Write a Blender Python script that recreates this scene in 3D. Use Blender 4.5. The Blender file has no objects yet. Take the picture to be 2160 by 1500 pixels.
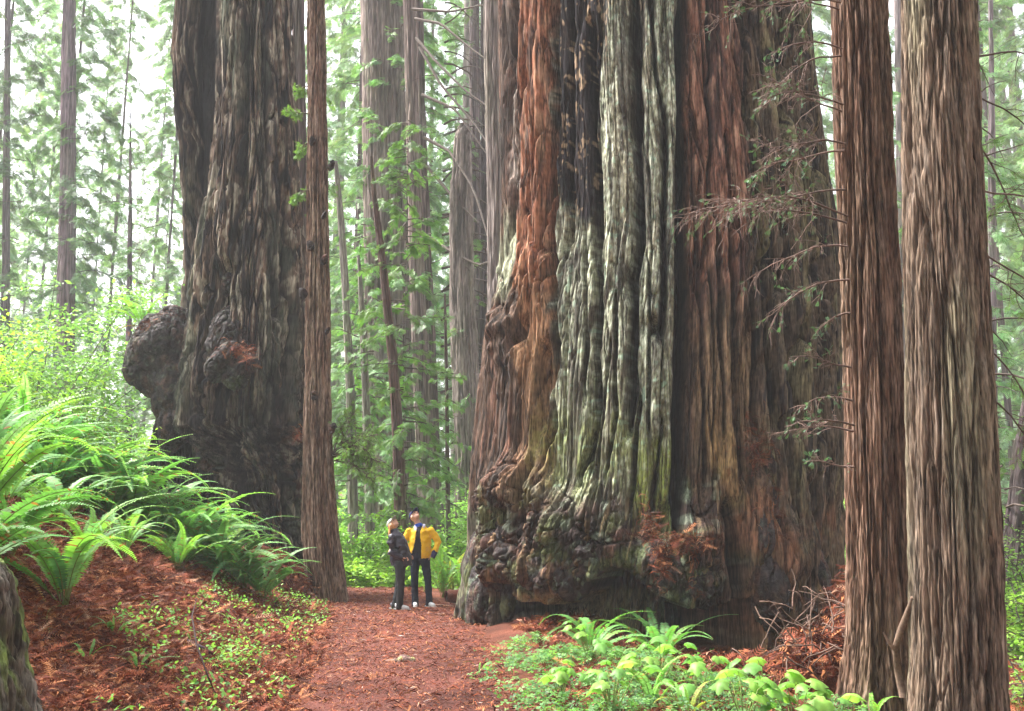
import bpy, bmesh, math, random
import numpy as np
from mathutils import Vector, Matrix, Euler
R = math.radians
S = bpy.context.scene
COL = S.collection

# ------------------------------------------------------------------ camera, world, sun, exposure
F_PX, HOR = 2100.0, 1100.0
PITCH = math.atan((HOR - 750) / F_PX)
CAM_Z = 1.6
cam_d = bpy.data.cameras.new("camera"); cam = bpy.data.objects.new("camera", cam_d); COL.objects.link(cam)
cam_d.sensor_width = 36; cam_d.lens = 36 * F_PX / 2160; cam_d.clip_end = 1000; cam_d.clip_start = 0.05
cam.location = (0, 0, CAM_Z); cam.rotation_euler = (math.pi / 2 + PITCH, 0, 0)
S.camera = cam

SUN_EL, SUN_AZ = R(54), R(292)      # azimuth clockwise from +Y
w = bpy.data.worlds.new("World"); S.world = w; w.use_nodes = True
nt = w.node_tree
bg = nt.nodes['Background']
sky = nt.nodes.new('ShaderNodeTexSky'); sky.sky_type = 'NISHITA'; sky.sun_disc = False
sky.sun_elevation = SUN_EL; sky.sun_rotation = SUN_AZ; sky.dust_density = 4.0; sky.air_density = 1.0
hs = nt.nodes.new('ShaderNodeHueSaturation'); hs.inputs['Saturation'].default_value = 0.22
nt.links.new(sky.outputs[0], hs.inputs['Color']); nt.links.new(hs.outputs[0], bg.inputs[0])
bg.inputs[1].default_value = 0.13
sd = bpy.data.lights.new("sun", 'SUN'); sun = bpy.data.objects.new("sun", sd); COL.objects.link(sun)
sd.energy = 2.2; sd.angle = R(14); sd.color = (1.0, 0.95, 0.88)
sdir = Vector((math.sin(SUN_AZ) * math.cos(SUN_EL), math.cos(SUN_AZ) * math.cos(SUN_EL), math.sin(SUN_EL)))
sun.rotation_euler = sdir.to_track_quat('Z', 'Y').to_euler()
S.view_settings.view_transform = 'Standard'; S.view_settings.look = 'None'
S.view_settings.gamma = 1; S.view_settings.exposure = 2.65; S.view_settings.use_curve_mapping = False
cy = S.cycles
cy.max_bounces = 5; cy.diffuse_bounces = 3; cy.glossy_bounces = 1; cy.transmission_bounces = 3
cy.transparent_max_bounces = 4; cy.volume_bounces = 2
cy.use_adaptive_sampling = False; cy.sample_clamp_indirect = .6
cy.use_denoising = True; cy.denoiser = 'OPENIMAGEDENOISE'
cy.caustics_reflective = False; cy.caustics_refractive = False
HAZE = 0.0010

# ------------------------------------------------------------------ helpers
SP, CP = math.sin(PITCH), math.cos(PITCH)
def P(px, py, Y):
    a, b = (px - 1080) / F_PX, (750 - py) / F_PX
    t = Y / (CP - b * SP)
    return Vector((a * t, Y, CAM_Z + (SP + b * CP) * t))
def proj(x, y, z):
    z = z - CAM_Z
    d = y * CP + z * SP; u = -y * SP + z * CP
    return 1080 + F_PX * x / d, 750 - F_PX * u / d

_rs = np.random.RandomState(5)
_perm = np.concatenate([_rs.permutation(256)] * 3).astype(np.int32)
_g = _rs.normal(size=(256, 3)).astype(np.float32); _g /= np.linalg.norm(_g, axis=1)[:, None]
def perlin(x, y, z=0.0, seed=0):
    x, y, z = np.broadcast_arrays(np.asarray(x, np.float32) + seed * 17.31, np.asarray(y, np.float32) + seed * 7.7, np.asarray(z, np.float32) + seed * 3.3)
    xi, yi, zi = np.floor(x).astype(np.int32), np.floor(y).astype(np.int32), np.floor(z).astype(np.int32)
    fx, fy, fz = x - xi, y - yi, z - zi
    xi &= 255; yi &= 255; zi &= 255
    f = lambda t: t * t * t * (t * (t * 6 - 15) + 10)
    u, v, w_ = f(fx), f(fy), f(fz)
    def c(dx, dy, dz):
        h = _perm[_perm[_perm[xi + dx] + yi + dy] + zi + dz]
        g = _g[h]
        return g[..., 0] * (fx - dx) + g[..., 1] * (fy - dy) + g[..., 2] * (fz - dz)
    l = lambda a, b, t: a + (b - a) * t
    x00 = l(c(0, 0, 0), c(1, 0, 0), u); x10 = l(c(0, 1, 0), c(1, 1, 0), u)
    x01 = l(c(0, 0, 1), c(1, 0, 1), u); x11 = l(c(0, 1, 1), c(1, 1, 1), u)
    return l(l(x00, x10, v), l(x01, x11, v), w_) * 1.5
def fbm(x, y, z=0.0, seed=0, o=3):
    r = 0; a = 1.0
    for i in range(o):
        r = r + a * perlin(np.asarray(x) * 2 ** i, np.asarray(y) * 2 ** i, np.asarray(z) * 2 ** i, seed + i * 11); a *= 0.5
    return r
def sstep(a, b, x):
    t = np.clip((np.asarray(x, float) - a) / (b - a), 0, 1); return t * t * (3 - 2 * t)
def lerp(a, b, t): return a + (b - a) * t
def mixc(c, col, m):
    m = np.asarray(m)[:, None]; return c * (1 - m) + np.asarray(col, np.float32)[None, :] * m

def np_mesh(name, V, F, col=None, mats=(), mi=None, smooth=True):
    """V (n,3); F (m,k) array or list of such arrays"""
    V = np.asarray(V, np.float32)
    Fs = F if isinstance(F, list) else [F]
    Fs = [np.asarray(f, np.int32) for f in Fs if len(f)]
    me = bpy.data.meshes.new(name)
    me.vertices.add(len(V)); me.vertices.foreach_set('co', V.ravel())
    li = np.concatenate([f.ravel() for f in Fs]); tot = np.concatenate([np.full(len(f), f.shape[1], np.int32) for f in Fs])
    st = np.concatenate([[0], np.cumsum(tot)[:-1]]).astype(np.int32)
    me.loops.add(len(li)); me.loops.foreach_set('vertex_index', li)
    me.polygons.add(len(tot)); me.polygons.foreach_set('loop_start', st); me.polygons.foreach_set('loop_total', tot)
    me.polygons.foreach_set('use_smooth', np.full(len(tot), smooth))
    for m in mats: me.materials.append(m)
    if mi is not None: me.polygons.foreach_set('material_index', np.asarray(mi, np.int32))
    me.update(calc_edges=True); me.validate()
    if col is not None:
        a = me.color_attributes.new('Col', 'FLOAT_COLOR', 'POINT')
        c = np.ones((len(V), 4), np.float32); c[:, :col.shape[1]] = col
        a.data.foreach_set('color', c.ravel())
    return me
def obj(name, me, parent=None, loc=None, rot=None, scale=None):
    o = bpy.data.objects.new(name, me); COL.objects.link(o)
    if parent is not None: o.parent = parent
    if loc is not None: o.location = loc
    if rot is not None: o.rotation_euler = rot
    if scale is not None: o.scale = (scale,) * 3 if not hasattr(scale, '__len__') else scale
    return o
def tag(o, label=None, cat=None, group=None, kind=None):
    if label: o['label'] = label
    if cat: o['category'] = cat
    if group: o['group'] = group
    if kind: o['kind'] = kind
    return o
def empty(name, loc, rz=0):
    o = bpy.data.objects.new(name, None); COL.objects.link(o); o.location = loc; o.rotation_euler = (0, 0, rz)
    o.empty_display_size = .2
    return o
def copy_tree(o, parent=None):
    c = o.copy(); COL.objects.link(c); c.parent = parent
    for ch in list(o.children): copy_tree(ch, c)
    return c

class MB:
    """collects tubes / scattered templates with per-vertex colour"""
    def __init__(s): s.V = []; s.F = {}; s.C = []; s.n = 0
    def add(s, V, F, C):
        V = np.asarray(V, np.float32); F = np.asarray(F, np.int32)
        C = np.asarray(C, np.float32)
        if C.ndim == 1: C = np.broadcast_to(C, (len(V), 3))
        s.V.append(V); s.C.append(C); s.F.setdefault(F.shape[1], []).append(F + s.n); s.n += len(V)
    def tube(s, pts, rad, sides=5, col=(.1, .07, .05), sq=None, cap=False):
        pts = np.asarray([tuple(p) for p in pts], np.float32); n = len(pts)
        rad = np.broadcast_to(np.asarray(rad, np.float32), (n,))
        T = np.gradient(pts, axis=0); T /= np.linalg.norm(T, axis=1)[:, None] + 1e-9
        ref = np.array([0, 0, 1.]) if abs(T[:, 2]).mean() < .8 else np.array([1., 0, 0])
        A = np.cross(T, ref); A /= np.linalg.norm(A, axis=1)[:, None] + 1e-9; B = np.cross(T, A)
        th = np.arange(sides) * 2 * math.pi / sides
        q = 1 if sq is None else sq
        V = pts[:, None] + rad[:, None, None] * (A[:, None] * np.cos(th)[None, :, None] + q * B[:, None] * np.sin(th)[None, :, None])
        i = np.arange(n - 1)[:, None] * sides; j = np.arange(sides)[None]; k = (j + 1) % sides
        F = np.stack([i + j, i + k, i + sides + k, i + sides + j], -1).reshape(-1, 4)
        s.add(V.reshape(-1, 3), F, col)
        if cap:
            for r0 in (0, (n - 1) * sides):
                f = np.stack([np.full(sides - 2, r0), r0 + np.arange(1, sides - 1), r0 + np.arange(2, sides)], -1)
                s.F.setdefault(3, []).append(f + s.n - n * sides)
    def scatter(s, TV, TF, M, off, col):
        """M (m,3,3) rows = images of axes; off (m,3); col (m,3)"""
        V = np.einsum('vi,mij->mvj', TV, M) + off[:, None]
        m, v = V.shape[:2]
        F = TF[None] + (np.arange(m) * v)[:, None, None]
        s.add(V.reshape(-1, 3), F.reshape(-1, TF.shape[1]), np.repeat(col, v, 0))
    def mesh(s, name, mats, smooth=True):
        return np_mesh(name, np.concatenate(s.V), [np.concatenate(f) for f in s.F.values()], np.concatenate(s.C), mats, None, smooth)
def rotm(yaw, pitch, roll, sc):
    """local x forward, y side, z up -> rows; pitch >0 droops forward end"""
    cy_, sy = np.cos(yaw), np.sin(yaw); cp, sp = np.cos(pitch), np.sin(pitch); cr, sr = np.cos(roll), np.sin(roll)
    X = np.stack([cp * cy_, cp * sy, -sp], -1)
    Y0 = np.stack([-sy, cy_, 0 * sy], -1); Z0 = np.cross(X, Y0)
    Y = Y0 * cr[:, None] + Z0 * sr[:, None]; Z = np.cross(X, Y)
    return np.stack([X, Y, Z], 1) * np.asarray(sc)[:, None, None]

# ------------------------------------------------------------------ materials
def mat(name): 
    m = bpy.data.materials.new(name); m.use_nodes = True; return m, m.node_tree, m.node_tree.nodes['Principled BSDF']
def N(nt, t, **k):
    n = nt.nodes.new(t)
    for a, b in k.items():
        if a.startswith('i_'): n.inputs[a[2:].replace('_', ' ')].default_value = b
        else: setattr(n, a, b)
    return n
def bark_mat(name, zs=0.12, fine=60, bump=.02, var=.5, rough=.85, spec=.25, tint=None):
    m, nt, p = mat(name); L = nt.links.new
    at = N(nt, 'ShaderNodeAttribute', attribute_name='Col')
    tc = N(nt, 'ShaderNodeTexCoord'); mp = N(nt, 'ShaderNodeMapping'); mp.inputs['Scale'].default_value = (1, 1, zs)
    L(tc.outputs['Object'], mp.inputs[0])
    n1 = N(nt, 'ShaderNodeTexNoise', i_Scale=fine, i_Detail=5.0, i_Roughness=.65); L(mp.outputs[0], n1.inputs['Vector'])
    n2 = N(nt, 'ShaderNodeTexNoise', i_Scale=fine * .25, i_Detail=4.0, i_Roughness=.6); L(mp.outputs[0], n2.inputs['Vector'])
    ad = N(nt, 'ShaderNodeMath', operation='ADD'); L(n1.outputs[0], ad.inputs[0]); L(n2.outputs[0], ad.inputs[1])
    mr = N(nt, 'ShaderNodeMapRange'); mr.inputs['From Min'].default_value = .78; mr.inputs['From Max'].default_value = 1.22
    mr.inputs['To Min'].default_value = 1 - var; mr.inputs['To Max'].default_value = 1 + var
    L(ad.outputs[0], mr.inputs[0])
    mx = N(nt, 'ShaderNodeVectorMath', operation='SCALE'); L(at.outputs['Color'], mx.inputs[0]); L(mr.outputs[0], mx.inputs['Scale'])
    L(mx.outputs[0], p.inputs['Base Color'])
    bp = N(nt, 'ShaderNodeBump', i_Strength=.9, i_Distance=bump); L(ad.outputs[0], bp.inputs['Height']); L(bp.outputs[0], p.inputs['Normal'])
    p.inputs['Roughness'].default_value = rough; p.inputs['Specular IOR Level'].default_value = spec
    return m
def leaf_mat(name, trans=.45, gloss=.3, rough=.45, vary=.25):
    m, nt, p = mat(name); L = nt.links.new
    at = N(nt, 'ShaderNodeAttribute', attribute_name='Col')
    oi = N(nt, 'ShaderNodeObjectInfo')
    mr = N(nt, 'ShaderNodeMapRange'); mr.inputs['To Min'].default_value = 1 - vary; mr.inputs['To Max'].default_value = 1 + vary
    L(oi.outputs['Random'], mr.inputs[0])
    tc = N(nt, 'ShaderNodeTexCoord')
    nz = N(nt, 'ShaderNodeTexNoise', i_Scale=3.0, i_Detail=2.0); L(tc.outputs['Object'], nz.inputs['Vector'])
    m2 = N(nt, 'ShaderNodeMapRange'); m2.inputs['From Min'].default_value = .3; m2.inputs['From Max'].default_value = .7; m2.inputs['To Min'].default_value = .75; m2.inputs['To Max'].default_value = 1.25
    L(nz.outputs[0], m2.inputs[0])
    mm = N(nt, 'ShaderNodeMath', operation='MULTIPLY'); L(mr.outputs[0], mm.inputs[0]); L(m2.outputs[0], mm.inputs[1])
    mx = N(nt, 'ShaderNodeVectorMath', operation='SCALE'); L(at.outputs['Color'], mx.inputs[0]); L(mm.outputs[0], mx.inputs['Scale'])
    L(mx.outputs[0], p.inputs['Base Color'])
    p.inputs['Roughness'].default_value = rough; p.inputs['Specular IOR Level'].default_value = gloss
    tr = N(nt, 'ShaderNodeBsdfTranslucent'); 
    tm = N(nt, 'ShaderNodeVectorMath', operation='MULTIPLY'); tm.inputs[1].default_value = (1.15, 1.25, .65); L(mx.outputs[0], tm.inputs[0]); L(tm.outputs[0], tr.inputs[0])
    ms = N(nt, 'ShaderNodeMixShader'); ms.inputs[0].default_value = trans
    L(p.outputs[0], ms.inputs[1]); L(tr.outputs[0], ms.inputs[2]); L(ms.outputs[0], nt.nodes['Material Output'].inputs[0])
    return m
def plain_mat(name, col, rough=.8, noise=.25, scale=40, spec=.3, bump=0.0):
    m, nt, p = mat(name); L = nt.links.new
    tc = N(nt, 'ShaderNodeTexCoord'); nz = N(nt, 'ShaderNodeTexNoise', i_Scale=scale, i_Detail=4.0); L(tc.outputs['Object'], nz.inputs['Vector'])
    mr = N(nt, 'ShaderNodeMapRange'); mr.inputs['From Min'].default_value = .3; mr.inputs['From Max'].default_value = .7
    mr.inputs['To Min'].default_value = 1 - noise; mr.inputs['To Max'].default_value = 1 + noise; L(nz.outputs[0], mr.inputs[0])
    mx = N(nt, 'ShaderNodeVectorMath', operation='SCALE'); mx.inputs[0].default_value = col; L(mr.outputs[0], mx.inputs['Scale'])
    L(mx.outputs[0], p.inputs['Base Color'])
    if bump:
        bp = N(nt, 'ShaderNodeBump', i_Strength=.6, i_Distance=bump); L(nz.outputs[0], bp.inputs['Height']); L(bp.outputs[0], p.inputs['Normal'])
    p.inputs['Roughness'].default_value = rough; p.inputs['Specular IOR Level'].default_value = spec
    return m
M_GIANT = bark_mat('giant_bark', .10, 42, .022, .72, .85, .12)
M_BARK = bark_mat('fibrous_bark', .10, 52, .012, .72, .9, .08)
M_FAR = bark_mat('far_bark', .05, 14, .05, .35, .9, .1)
M_BURL = bark_mat('burl_bark', .7, 26, .04, .55, .75, .2)
M_TWIG = bark_mat('twig_wood', 1, 40, .003, .3, .85, .2)
M_LEAF = leaf_mat('leaf_green')
M_FERN = leaf_mat('fern_green', .4, .25, .5, .28)
M_NEEDLE = leaf_mat('needle_green', .35, .3, .5, .15)
M_LITTER = bark_mat('litter', 1, 90, .002, .3, .8, .15)

# ------------------------------------------------------------------ ground
PC = np.array([[0, -.5], [6, -.75], [9, -.92], [13, -1.35], [18.6, -2.15], [22, -3.0], [25, -4.0], [30, -7.0], [36, -12], [44, -20], [400, -60]])
PW = np.array([[0, 1.0], [9, 1.05], [18.6, 1.25], [25, .95], [30, .9], [400, .9]])
def path_c(y): return np.interp(y, PC[:, 0], PC[:, 1])
def path_w(y): return np.interp(y, PW[:, 0], PW[:, 1])
def G(x, y, fine=True):
    x = np.asarray(x, float); y = np.asarray(y, float)
    dl = np.maximum((path_c(y) - path_w(y)) - x, 0) 
    dl = dl * np.interp(y, [0, 26, 34, 60], [1, 1, .55, .35])
    h = .60 * (np.sqrt(dl * dl + 1) - 1)
    h = 3.6 * np.tanh(h / 3.6)
    h = h + 2.5 * np.exp(-(((x + 6.9) / 1.25) ** 2 + ((y - 9) / 1.8) ** 2))
    dr = np.maximum(x - (path_c(y) + path_w(y)), 0)
    h = h + .10 * np.exp(-((dr - .5) / .4) ** 2) * np.exp(-((y - 15) / 4) ** 2)
    h = h - .22 * sstep(1.5, 4, dr) * np.exp(-((y - 10) / 6) ** 2)
    h = h - .28 * np.exp(-(((x - 2.7) / 1.1) ** 2 + ((y - 13.6) / 1.6) ** 2))
    h = h + .55 * np.exp(-(((x - 5.0) / .9) ** 2 + ((y - 14.2) / 2.2) ** 2))
    h = h + np.interp(y, [0, 34, 60, 120, 400], [0, 0, .8, 5, 12])
    lump = .06 * perlin(x * .8, y * .8, 0, 3) * (.3 + sstep(0, 1.5, dl + dr))
    h = h + lump
    if fine: h = h + (.018 * perlin(x * 5, y * 5, 0, 4) + .008 * perlin(x * 14, y * 14, 0, 5)) * (.5 + sstep(0, 1, dl + dr))
    return h
def hit(px, py, ymin=3, ymax=120):
    ys = np.linspace(ymin, ymax, 4000)
    a, b = (px - 1080) / F_PX, (750 - py) / F_PX
    t = ys / (CP - b * SP)
    x = a * t; z = CAM_Z + (SP + b * CP) * t
    d = z - G(x, ys, False)
    i = np.argmax(d < 0)
    if d[i] >= 0: i = len(ys) - 1
    return Vector((x[i], ys[i], float(G(x[i], ys[i], False))))
def axis_lines(a, b, step, far, grow):
    mid = list(np.arange(a, b, step)); r = []; p = b; s = step
    while p < far[1]: r.append(p); s *= grow; p += s
    l = []; p = a - step; s = step
    while p > far[0]: l.append(p); s *= grow; p -= s
    return np.array(l[::-1] + mid + r)
def grid_faces(nx, ny):
    i = np.arange(ny - 1)[:, None] * nx + np.arange(nx - 1)[None]
    return np.stack([i, i + 1, i + nx + 1, i + nx], -1).reshape(-1, 4)
gx = axis_lines(-7.5, 5.5, .05, (-260, 260), 1.06); gy = axis_lines(4, 24, .06, (-40, 420), 1.05)
X, Y = np.meshgrid(gx, gy); X = X.ravel(); Y = Y.ravel()
gm, nt_, p_ = mat('forest_floor'); L = nt_.links.new
def litter_nodes(nt, p, cols, big):
    L = nt.links.new
    tc = N(nt, 'ShaderNodeTexCoord')
    n1 = N(nt, 'ShaderNodeTexNoise', i_Scale=38.0, i_Detail=6.0, i_Roughness=.75, i_Distortion=1.5); L(tc.outputs['Object'], n1.inputs['Vector'])
    n2 = N(nt, 'ShaderNodeTexNoise', i_Scale=big, i_Detail=4.0); L(tc.outputs['Object'], n2.inputs['Vector'])
    r1 = N(nt, 'ShaderNodeValToRGB'); e = r1.color_ramp.elements
    e[0].position = .34; e[0].color = (*cols[0], 1); e[1].position = .68; e[1].color = (*cols[2], 1)
    q = e.new(.5); q.color = (*cols[1], 1)
    L(n1.outputs[0], r1.inputs[0])
    mr = N(nt, 'ShaderNodeMapRange'); mr.inputs['From Min'].default_value = .3; mr.inputs['From Max'].default_value = .7; mr.inputs['To Min'].default_value = .5; mr.inputs['To Max'].default_value = 1.4
    L(n2.outputs[0], mr.inputs[0])
    mx = N(nt, 'ShaderNodeVectorMath', operation='SCALE'); L(r1.outputs[0], mx.inputs[0]); L(mr.outputs[0], mx.inputs['Scale'])
    L(mx.outputs[0], p.inputs['Base Color'])
    bp = N(nt, 'ShaderNodeBump', i_Strength=1.0, i_Distance=.03); L(n1.outputs[0], bp.inputs['Height']); L(bp.outputs[0], p.inputs['Normal'])
    p.inputs['Roughness'].default_value = .85; p.inputs['Specular IOR Level'].default_value = .15
litter_nodes(nt_, p_, [(.035, .013, .01), (.16, .05, .03), (.30, .12, .07)], 1.2)
pm, nt_, p_ = mat('path_duff')
litter_nodes(nt_, p_, [(.05, .017, .013), (.135, .045, .034), (.24, .095, .072)], .9)
tag(obj('ground', np_mesh('ground', np.stack([X, Y, G(X, Y)], 1), grid_faces(len(gx), len(gy)), None, [gm])), kind='structure')
py_ = axis_lines(2.5, 30, .06, (2, 60), 1.03); sx = np.linspace(-1.25, 1.25, 70)
SX, PY = np.meshgrid(sx, py_); SX = SX.ravel(); PY = PY.ravel()
PX = path_c(PY) + SX * path_w(PY)
edge = sstep(.78, 1.08, np.abs(SX) + .16 * perlin(PX * 2, PY * 2, 0, 8) + .06 * perlin(PX * 9, PY * 9, 0, 9))
tag(obj('path', np_mesh('path', np.stack([PX, PY, G(PX, PY) + .012 - .05 * edge], 1), grid_faces(len(sx), len(py_)), None, [pm])), kind='structure')

rng = np.random.RandomState(11); random.seed(4)
# litter: dead redwood sprays and needles in a mesh of their own (stuff)
def strip_template(n=3, bend=.25, side=0):
    x = np.linspace(0, 1, n); w_ = .5 * np.sin(np.pi * np.clip(x * .85 + .1, 0, 1)); z = bend * np.sin(np.pi * x)
    V = np.concatenate([np.stack([x, w_, z], 1), np.stack([x, -w_, z + .05], 1)]); i = np.arange(n - 1)
    return V.astype(np.float32), np.stack([i, i + 1, n + i + 1, n + i], 1)
LT = strip_template()
twig_t = np.array([[0, .0, 0], [1, 0, .05]])
def frondlet():
    """dead flat redwood spray: axis strip and side needles"""
    V = []; F = []
    def q(a, b, w_):
        a = np.array(a); b = np.array(b); d = b - a; n = np.array([-d[1], d[0], 0]); n = n / (np.linalg.norm(n) + 1e-9) * w_
        k = len(V); V.extend([a - n, b, b + n * .2, a + n]); F.append([k, k + 1, k + 2, k + 3])
    q((0, 0, 0), (1, 0, .03), .018)
    for i in range(7):
        t = .12 + i * .125; l = .26 * (1 - .5 * t)
        for s in (-1, 1): q((t, 0, .01), (t + l * .75, s * l, .05 * random.random()), .028)
    return np.array(V, np.float32), np.array(F)
FL = frondlet()
def litter_colors(n, rs, bright=1.0):
    base = np.array([(.22, .058, .028), (.36, .14, .058), (.12, .032, .020), (.36, .19, .12), (.06, .022, .016)])
    c = base[rs.choice(5, n, p=[.34, .2, .26, .07, .13])] * (rs.uniform(.75, 1.25, (n, 1))) * bright
    return c
def scatter_litter(mb, x, y, z, rs, size=(.05, .13), tilt=.35, kind=0):
    n = len(x); yaw = rs.uniform(0, 6.283, n); pit = rs.normal(0, tilt, n); rol = rs.normal(0, .5, n)
    sc = rs.uniform(size[0], size[1], n)
    M = rotm(yaw, pit, rol, sc)
    if kind == 0: M[:, 1] *= rs.uniform(.05, .18, n)[:, None]
    off = np.stack([x, y, z], 1)
    T = LT if kind == 0 else FL
    mb.scatter(T[0], T[1], M, off, litter_colors(n, rs))
mb = MB()
def bank_samples(n, rs, x0, x1, y0, y1):
    x = rs.uniform(x0, x1, n); y = rs.uniform(y0, y1, n); return x, y
for (n, x0, x1, y0, y1, sz, kd) in [(62000, -8, -1.2, 5, 13, (.04, .11), 0), (20000, -8, -1.2, 5, 13, (.10, .2), 1),
                                (26000, -8, -2.0, 13, 24, (.06, .16), 0), (5000, -8, -2, 13, 24, (.15, .3), 1),
                                (14000, .3, 6, 6, 15, (.05, .12), 0), (5000, .3, 6, 6, 15, (.12, .25), 1)]:
    x, y = bank_samples(n, rng, x0, x1, y0, y1)
    s = np.abs(x - path_c(y)) / path_w(y)
    k = rng.uniform(0, 1, n) < sstep(.8, 1.15, s); x, y = x[k], y[k]
    scatter_litter(mb, x, y, G(x, y) + rng.uniform(0, .035, len(x)), rng, sz, .3, kd)
tag(obj('needle_litter', mb.mesh('needle_litter', [M_LITTER], False)), 'red brown fallen redwood needles and dead sprays covering the bank', 'litter', None, 'stuff')
mb = MB()
x, y = bank_samples(60000, rng, -6, 1, 6, 26); s = np.abs(x - path_c(y)) / path_w(y); k = s < 1.0; x, y = x[k], y[k]
scatter_litter(mb, x, y, G(x, y) + .012, rng, (.025, .075), .12, 0)
x, y = bank_samples(9000, rng, -6, 1, 6, 24); s = np.abs(x - path_c(y)) / path_w(y); k = s < 1.05; x, y = x[k], y[k]
scatter_litter(mb, x, y, G(x, y) + .016, rng, (.05, .13), .15, 0)
x, y = bank_samples(1100, rng, -6, 1, 6, 22); s = np.abs(x - path_c(y)) / path_w(y); k = s < .95; x, y = x[k], y[k]
scatter_litter(mb, x, y, G(x, y) + .016, rng, (.1, .22), .06, 1)
n = 260; x, y = bank_samples(n, rng, -6, 1, 6, 24); s = np.abs(x - path_c(y)) / path_w(y); k = s < .98; x, y = x[k], y[k]; n = len(x)
M_ = rotm(rng.uniform(0, 6.28, n), rng.normal(0, .08, n), rng.normal(0, .3, n), rng.uniform(.03, .13, n)); M_[:, 1] *= .10; M_[:, 2] *= .15
mb.scatter(LT[0], LT[1], M_, np.stack([x, y, G(x, y) + .02], 1), np.array([(.62, .50, .44)]) * rng.uniform(.5, 1.1, (n, 1)))
tag(obj('path_litter', mb.mesh('path_litter', [M_LITTER], False)), 'fine trodden needle debris and pale chips on the path', 'litter', None, 'stuff')

# ------------------------------------------------------------------ trunks
def cracks(X, Y, Z, fr, zs, w_, seed):
    n = perlin(X * fr, Y * fr, Z * fr * zs, seed)
    return np.exp(-(n / w_) ** 2)
def trunk(name, parent, axis, rad, z0, z1, nth, nz, disp, colf, matl, ztop=None, ntop=24, face=0.0, focus=0.0, loc=None):
    zs = np.linspace(z0, z1, nz)
    if ztop: zs = np.concatenate([zs, np.linspace(z1, ztop, ntop + 1)[1:]])
    t = np.linspace(-1, 1, nth, endpoint=False); th = math.pi * (t * (1 - focus) + focus * t ** 3)
    ZZ, TH = np.meshgrid(zs, th, indexing='ij'); ZZ = ZZ.ravel(); TH = TH.ravel()
    cx, cyy = axis(ZZ); r = rad(ZZ)
    # theta 0 faces the camera side (-y), rotated by face
    dx, dy = np.sin(TH + face), -np.cos(TH + face)
    bx, by = cx + dx * r, cyy + dy * r
    d = disp(dx * r, dy * r, ZZ, TH, bx, by)
    V = np.stack([bx + dx * d, by + dy * d, ZZ], 1)
    c = colf(dx * r, dy * r, ZZ, TH, bx, by, d)
    nr = len(zs)
    i = np.arange(nr - 1)[:, None] * nth; j = np.arange(nth)[None]; k = (j + 1) % nth
    Fc = np.stack([i + j, i + k, i + nth + k, i + nth + j], -1).reshape(-1, 4)
    if loc is not None: V = V - np.array(loc)[None]
    return obj(name, np_mesh(name, V, Fc, c.astype(np.float32), [matl]), parent)

def pl(pts, col):    # interpolate a polyline of (py, value)
    a = np.array(pts, float); return lambda q: np.interp(q, a[:, 0], a[:, 1])

def silhouette(YC, left, right, z_off=.5):
    """left/right: lists (py, px). returns axis, rad as function of z"""
    pys = np.arange(-400, 1500, 20.)
    Lp = np.interp(pys, [a for a, b in left], [b for a, b in left]); Rp = np.interp(pys, [a for a, b in right], [b for a, b in right])
    zz = np.array([P(1080, q, YC - z_off).z for q in pys])
    f1 = np.arctan((Lp - 1080) / F_PX); f2 = np.arctan((Rp - 1080) / F_PX)
    # depth along y vs camera axis: correct for pitch
    kk = np.array([CP - (750 - q) / F_PX * SP for q in pys])
    f1 = np.arctan(np.tan(f1) / kk); f2 = np.arctan(np.tan(f2) / kk)
    ce, ha = (f1 + f2) / 2, (f2 - f1) / 2
    rr = YC / np.cos(ce) * np.sin(ha); xx = YC * np.tan(ce)
    o = np.argsort(zz); zz, rr, xx = zz[o], rr[o], xx[o]
    return (lambda z: (np.interp(z, zz, xx), np.full(np.shape(z), YC, float))), (lambda z: np.interp(z, zz, rr))

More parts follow.
